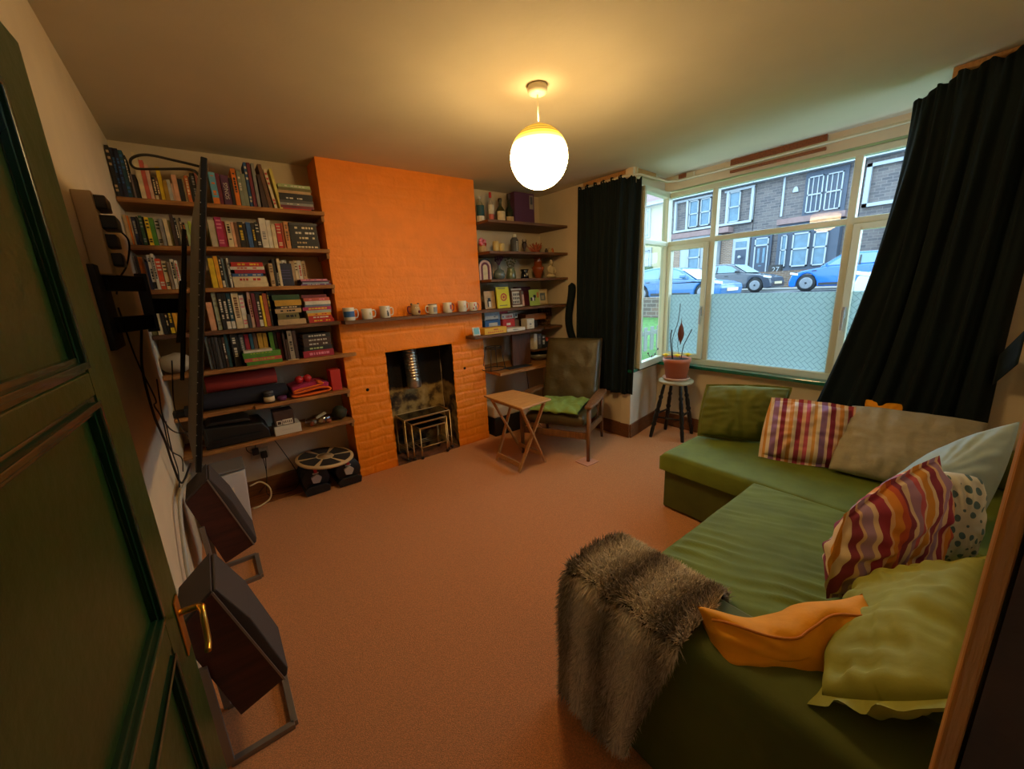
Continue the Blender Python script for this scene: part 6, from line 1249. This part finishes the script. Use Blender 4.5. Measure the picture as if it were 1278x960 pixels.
band(h27, 'window_surround', m_slate, 4.18, 5.34, 3.50, 4.86, .0, .12)
sash(h27, 4.82, 5.25, 3.58, 4.71, 2); sash(h27, 4.30, 4.74, 3.58, 4.70, 2)
mb = MB(); c = [(fy(5.61)+.27*math.cos(PI*k/12)*.6, fz(4.33)+.36*math.sin(PI*k/12)) for k in range(13)]; mb.prism(c, 'x', XH-.15, XH); mb.build('alarm_box', m_whitep, h27)
band(h27, 'downpipe', m_whitep, 5.95, 6.01, 3.6, 4.90, .0, .12)
band(h27, 'bay_roof', m_tile, 4.05, 5.95, 3.28, 3.46, .0, .9)
band(h27, 'bay_front', m_slate, 4.15, 5.90, 1.50, 3.28, .0, .7)
sash(h27, 4.92, 5.42, 1.83, 2.94, 0, .80, .045, 2.42); sash(h27, 4.42, 4.80, 1.83, 2.90, 0, .80, .04, 2.42); sash(h27, 5.58, 5.76, 1.83, 2.92, 0, .80, .03, 2.42)
band(h27, 'door_surround', m_slate, 6.18, 6.88, 1.55, 3.02, .0, .14)
fr_ = MB(); [rect(fr_, *a, .10, .2) for a in ((6.27, 6.31, 1.70, 2.95), (6.70, 6.745, 1.70, 2.95), (6.27, 6.745, 2.66, 2.71), (6.27, 6.745, 2.91, 2.95))]; fr_.build('door_frame', m_whitep, h27)
d_ = band(h27, 'front_door', m_door, 6.31, 6.70, 1.70, 2.66, .10, .16); mb = MB(); rect(mb, 6.37, 6.45, 2.05, 2.58, .16, .17); rect(mb, 6.55, 6.63, 2.05, 2.58, .16, .17); rect(mb, 6.45, 6.56, 1.93, 1.96, .16, .18); mb.build('door_panels', m_hglass, d_)
band(h27, 'transom', m_hglass, 6.31, 6.70, 2.71, 2.91, .12, .15)
pn = thing('planter', 'dark trough with the white number 27 in front of the house wall', 'planter', (31, 11, 1.5))
MB().box(30.2, 30.6, 30.4/17*5.79, 30.4/17*6.20, 1.50, 1.5+.44*30.4/17).build('trough', bm_('black'), pn)
def house_text(txt, size, x, y, z, m, parent): return glyphs(txt, size, m, parent, (x, y, z), (0, -1, 0), (0, 0, 1), .02, 'house_number')
house_text('27', .44, 30.19, 30.2/17*5.985, 1.5+.27*30.2/17, m_whitep, pn)
hl = house('stone house with white window surrounds left of number 27', 6.92, 10.25, m_stone)
for y in (6.97, 7.86, 9.50, 10.03): band(hl, 'pilaster', m_whitep, y-.045, y+.045, 3.56, 4.80, .0, .25)
band(hl, 'sill_band', m_whitep, 6.925, 10.08, 3.56, 3.64, .0, .3); band(hl, 'lintel_band', m_whitep, 6.925, 8.0, 4.76, 4.84, .0, .2); band(hl, 'lintel_band', m_whitep, 8.5, 10.08, 4.76, 4.84, .0, .2)
sash(hl, 7.40, 7.82, 3.66, 4.75); sash(hl, 9.03, 9.42, 3.70, 4.74); sash(hl, 8.53, 8.94, 3.70, 4.74)
band(hl, 'bay_roof', m_tile, 7.6, 10.0, 3.28, 3.48, .0, .9); band(hl, 'bay_front', m_whitep, 8.04, 9.95, 1.50, 3.28, .0, .7)
sash(hl, 8.69, 9.20, 1.95, 2.90, 0, .80, .04, 2.45); sash(hl, 8.15, 8.50, 1.95, 2.90, 0, .80, .04, 2.45)
band(hl, 'brick_panel', m_brown, 9.58, 9.88, 1.6, 2.9, .0, .74); band(hl, 'brick_panel', m_brown, 7.56, 8.0, 1.6, 3.0, .0, .10)
band(hl, 'door_surround', m_whitep, 6.95, 7.55, 1.55, 3.02, .0, .12); d_ = band(hl, 'front_door', m_door, 7.04, 7.44, 1.60, 2.60, .1, .14); band(hl, 'transom', m_hglass, 7.04, 7.44, 2.68, 2.90, .1, .14)
mb = MB(); mb.ball((XH-.4, fy(7.22), fz(2.32)), .12, 8); mb.build('door_wreath', m_whitep, d_)
hc = house('cream rendered house furthest left across the road', 10.27, 14.5, m_creamp)
band(hc, 'window_surround', m_whitep, 11.18, 11.85, 2.10, 3.10, .0, .12); sash(hc, 11.28, 11.74, 2.17, 3.00); band(hc, 'window_surround', m_whitep, 11.3, 12.4, 3.55, 4.8, .0, .12); sash(hc, 11.4, 11.8, 3.65, 4.7); sash(hc, 11.88, 12.3, 3.65, 4.7)
band(hc, 'hedge', mat('hedge', (88, 110, 70), .95, bump=1, bscale=8), 11.1, 11.5, 1.6, 2.25, .0, 1.2)
hr = house('stone house right of number 27, mostly behind the curtain', .2, 3.80, m_stone)
fr_ = MB(); [rect(fr_, *a, 0, .25) for a in ((3.62, 3.74, 3.5, 4.74), (2.2, 2.3, 3.5, 4.74), (2.2, 3.74, 3.5, 3.6), (2.2, 3.74, 4.64, 4.74))]; fr_.build('window_surround', m_whitep, hr)
sash(hr, 2.35, 2.9, 3.6, 4.64); band(hr, 'bay_front', m_slate, 1.2, 3.0, 1.5, 3.3, 0, .7); sash(hr, 1.6, 2.4, 1.85, 2.95, 0, .8)
# ---------------------------------------------------------------- cars
m_tyre = mat('tyre', (28, 28, 30), .8); m_rim = mat('alloy', (120, 124, 130), .35, .4); m_cglass = mat('car_glass', (96, 124, 140), .12); m_lens = mat('headlamp', (214, 224, 230), .15); m_trim = mat('car_trim', (34, 36, 40), .6)
def car(label, xn, yf, zg, L_, Hh, m, profile='hatch', wid=1.75, flip=False):
    """car seen from its side, nose towards -y; near side at x = xn, nose at y = yf, ground zg"""
    t = thing('car', label, 'car', (xn+wid/2, yf+L_/2, zg))
    def yv(s): return yf-s*L_ if flip else yf+s*L_
    if flip: t.location.y = yf-L_/2; LOC[t.name] = Vector((xn+wid/2, yf-L_/2, zg))
    if profile == 'hatch':
        low = [(.0, .30), (.0, .16), (.03, .13), (.97, .15), (1.0, .35), (.995, .62), (.96, .70), (.80, .68), (.32, .66), (.12, .58), (.02, .47)]
        cab = [(.27, .65), (.42, .93), (.52, 1.0), (.72, .99), (.88, .90), (.97, .69)]
        gls = [(.34, .69), (.445, .90), (.53, .955), (.70, .945), (.83, .87), (.90, .71)]
    else:
        low = [(.0, .34), (.01, .16), (.04, .12), (.97, .15), (1.0, .36), (.995, .62), (.96, .68), (.70, .66), (.30, .60), (.08, .52), (.01, .44)]
        cab = [(.24, .58), (.40, .88), (.50, .97), (.66, 1.0), (.84, .95), (.97, .66)]
        gls = [(.31, .63), (.42, .86), (.52, .93), (.68, .94), (.82, .88), (.90, .68)]
    wr = .235*Hh; wy = (.165, .80)
    b = MB(); n_ = len(low)
    # body with wheel arches cut into the sill line
    body = []
    pts = [(s, h) for s, h in low]
    i = 2
    lower = [pts[0], pts[1], pts[2]]
    for c in wy:
        for k in range(9):
            a = PI-PI*k/8; lower.append((c+(wr*1.12/L_)*math.cos(a), .15+.0+(wr*1.12/Hh)*math.sin(a)*1.55 if False else .14+(wr*1.15/Hh)*math.sin(a)*1.35))
    lower += pts[3:]
    P3 = [(yv(s), zg+h*Hh) for s, h in lower]
    nb = len(P3); ins = .0
    vs = []
    for x, sh in ((xn+.05, 0), (xn, 1), (xn+wid, 1), (xn+wid-.05, 0)):
        for (y, z) in P3: vs.append((x, y, z))
    b.prism(P3, 'x', xn, xn+wid)
    b.build('car_body', m, t, bevel=.05, seg=3)
    c = MB(); k0 = .16; C1 = [(yv(s), zg+h*Hh) for s, h in cab]; n2 = len(C1)
    vs = [(xn+.04+(.22*(z-zg-.62*Hh)/(.38*Hh)), y, z) for y, z in C1]+[(xn+wid-.04-(.22*(z-zg-.62*Hh)/(.38*Hh)), y, z) for y, z in C1]
    c.add(vs, [tuple(range(n2)), tuple(range(2*n2-1, n2-1, -1))]+[(i, i+n2, (i+1) % n2+n2, (i+1) % n2) for i in range(n2)]); c.build('car_roof', m, t, bevel=.03)
    G = [(yv(s), zg+h*Hh) for s, h in gls]; g = MB(); n3 = len(G)
    vs = [(xn+.02+(.22*(z-zg-.62*Hh)/(.38*Hh)), y, z) for y, z in G]+[(xn+.03+(.22*(z-zg-.62*Hh)/(.38*Hh)), y, z) for y, z in G]
    g.add(vs, [tuple(range(n3)), tuple(range(2*n3-1, n3-1, -1))]+[(i, i+n3, (i+1) % n3+n3, (i+1) % n3) for i in range(n3)]); g.build('side_windows', m_cglass, t)
    p = MB(); ys = yv(.60); p.bar((xn+.015, ys, zg+.66*Hh), (xn+.22, ys+.02, zg+.94*Hh), .02, .06, (0, 1, 0)); p.build('door_pillar', m_trim, t)
    ws_ = MB(); (s0, h0), (s1, h1) = cab[0], cab[1]; ws_.add([(xn+.14, yv(s0)-.02, zg+(h0+.02)*Hh), (xn+wid-.14, yv(s0)-.02, zg+(h0+.02)*Hh), (xn+wid-.22, yv(s1)-.02, zg+(h1+.02)*Hh), (xn+.22, yv(s1)-.02, zg+(h1+.02)*Hh)], [(0, 1, 2, 3)]); ws_.build('windscreen', mat('windscreen', (136, 160, 172), .15), t, solid=.01)
    MB().box(xn-.14, xn, yv(.33), yv(.36)+.08, zg+.66*Hh, zg+.75*Hh).build('wing_mirror', m_trim if 'black' in label else m, t, bevel=.03)
    for cc_ in wy:
        w_ = MB().lathe([(.001, .0), (wr*.55, 0), (wr, .02), (wr, .20), (.001, .20)], (xn+.02, yv(cc_), zg+wr), 28, 'x').build('wheel', m_tyre, t)
        r = MB(); r.lathe([(wr*.60, -.012), (wr*.68, -.012), (wr*.68, .01), (wr*.60, .01)], (xn+.02, yv(cc_), zg+wr), 28, 'x')
        for k in range(7):
            a = 2*PI*k/7; r.bar((xn+.012, yv(cc_), zg+wr), (xn+.012, yv(cc_)+wr*.64*math.cos(a), zg+wr+wr*.64*math.sin(a)), .05, .02, (1, 0, 0))
        r.build('wheel_rim', m_rim, w_)
    MB().obox((xn+.06, yv(.045), zg+.50*Hh), (.08, 0, 0), (0, .16, .03), (0, .0, .045)).build('headlamp', m_lens, t, bevel=.02)
    mb = MB(); mb.box(xn+.45, xn+wid-.45, yv(0)-.02, yv(0)+.01, zg+.26*Hh, zg+.34*Hh); mb.build('number_plate', bm_('cream'), t)
    mb = MB(); mb.box(xn-.008, xn, yv(.28), yv(.69), zg+.17*Hh, zg+.24*Hh); mb.build('sill_trim', m_trim, t)
    for s in (.36, .60): MB().box(xn-.02, xn, yv(s)+.45, yv(s)+.62, zg+.555*Hh, zg+.58*Hh).build('door_handle', m_trim, t)
    return t
m_cblack = mat('car_charcoal', (48, 54, 66), .25, coat=.6); m_cblue = mat('car_blue', (4, 90, 176), .25, coat=.6); m_clb = mat('car_mid_blue', (40, 92, 142), .25, coat=.6); m_cwh = mat('car_white', (170, 176, 182), .25, coat=.5)
car('black hatchback parked across the road in front of the white trimmed house', 22.0, 7.88, .803, 4.45, 1.49, m_cblack)
car('bright blue tall car parked across the road in front of number 27', 22.0, 7.15, .801, 4.15, 1.60, m_cblue, flip=True)
car('pale blue car on the near side of the road, low in the left panes', 15.0, 6.96, .74, 4.2, 1.36, m_clb, 'low')
car('white car at the right edge of the window beside the curtain', 13.6, 2.95, .76, 4.2, 1.45, m_cwh, flip=True)
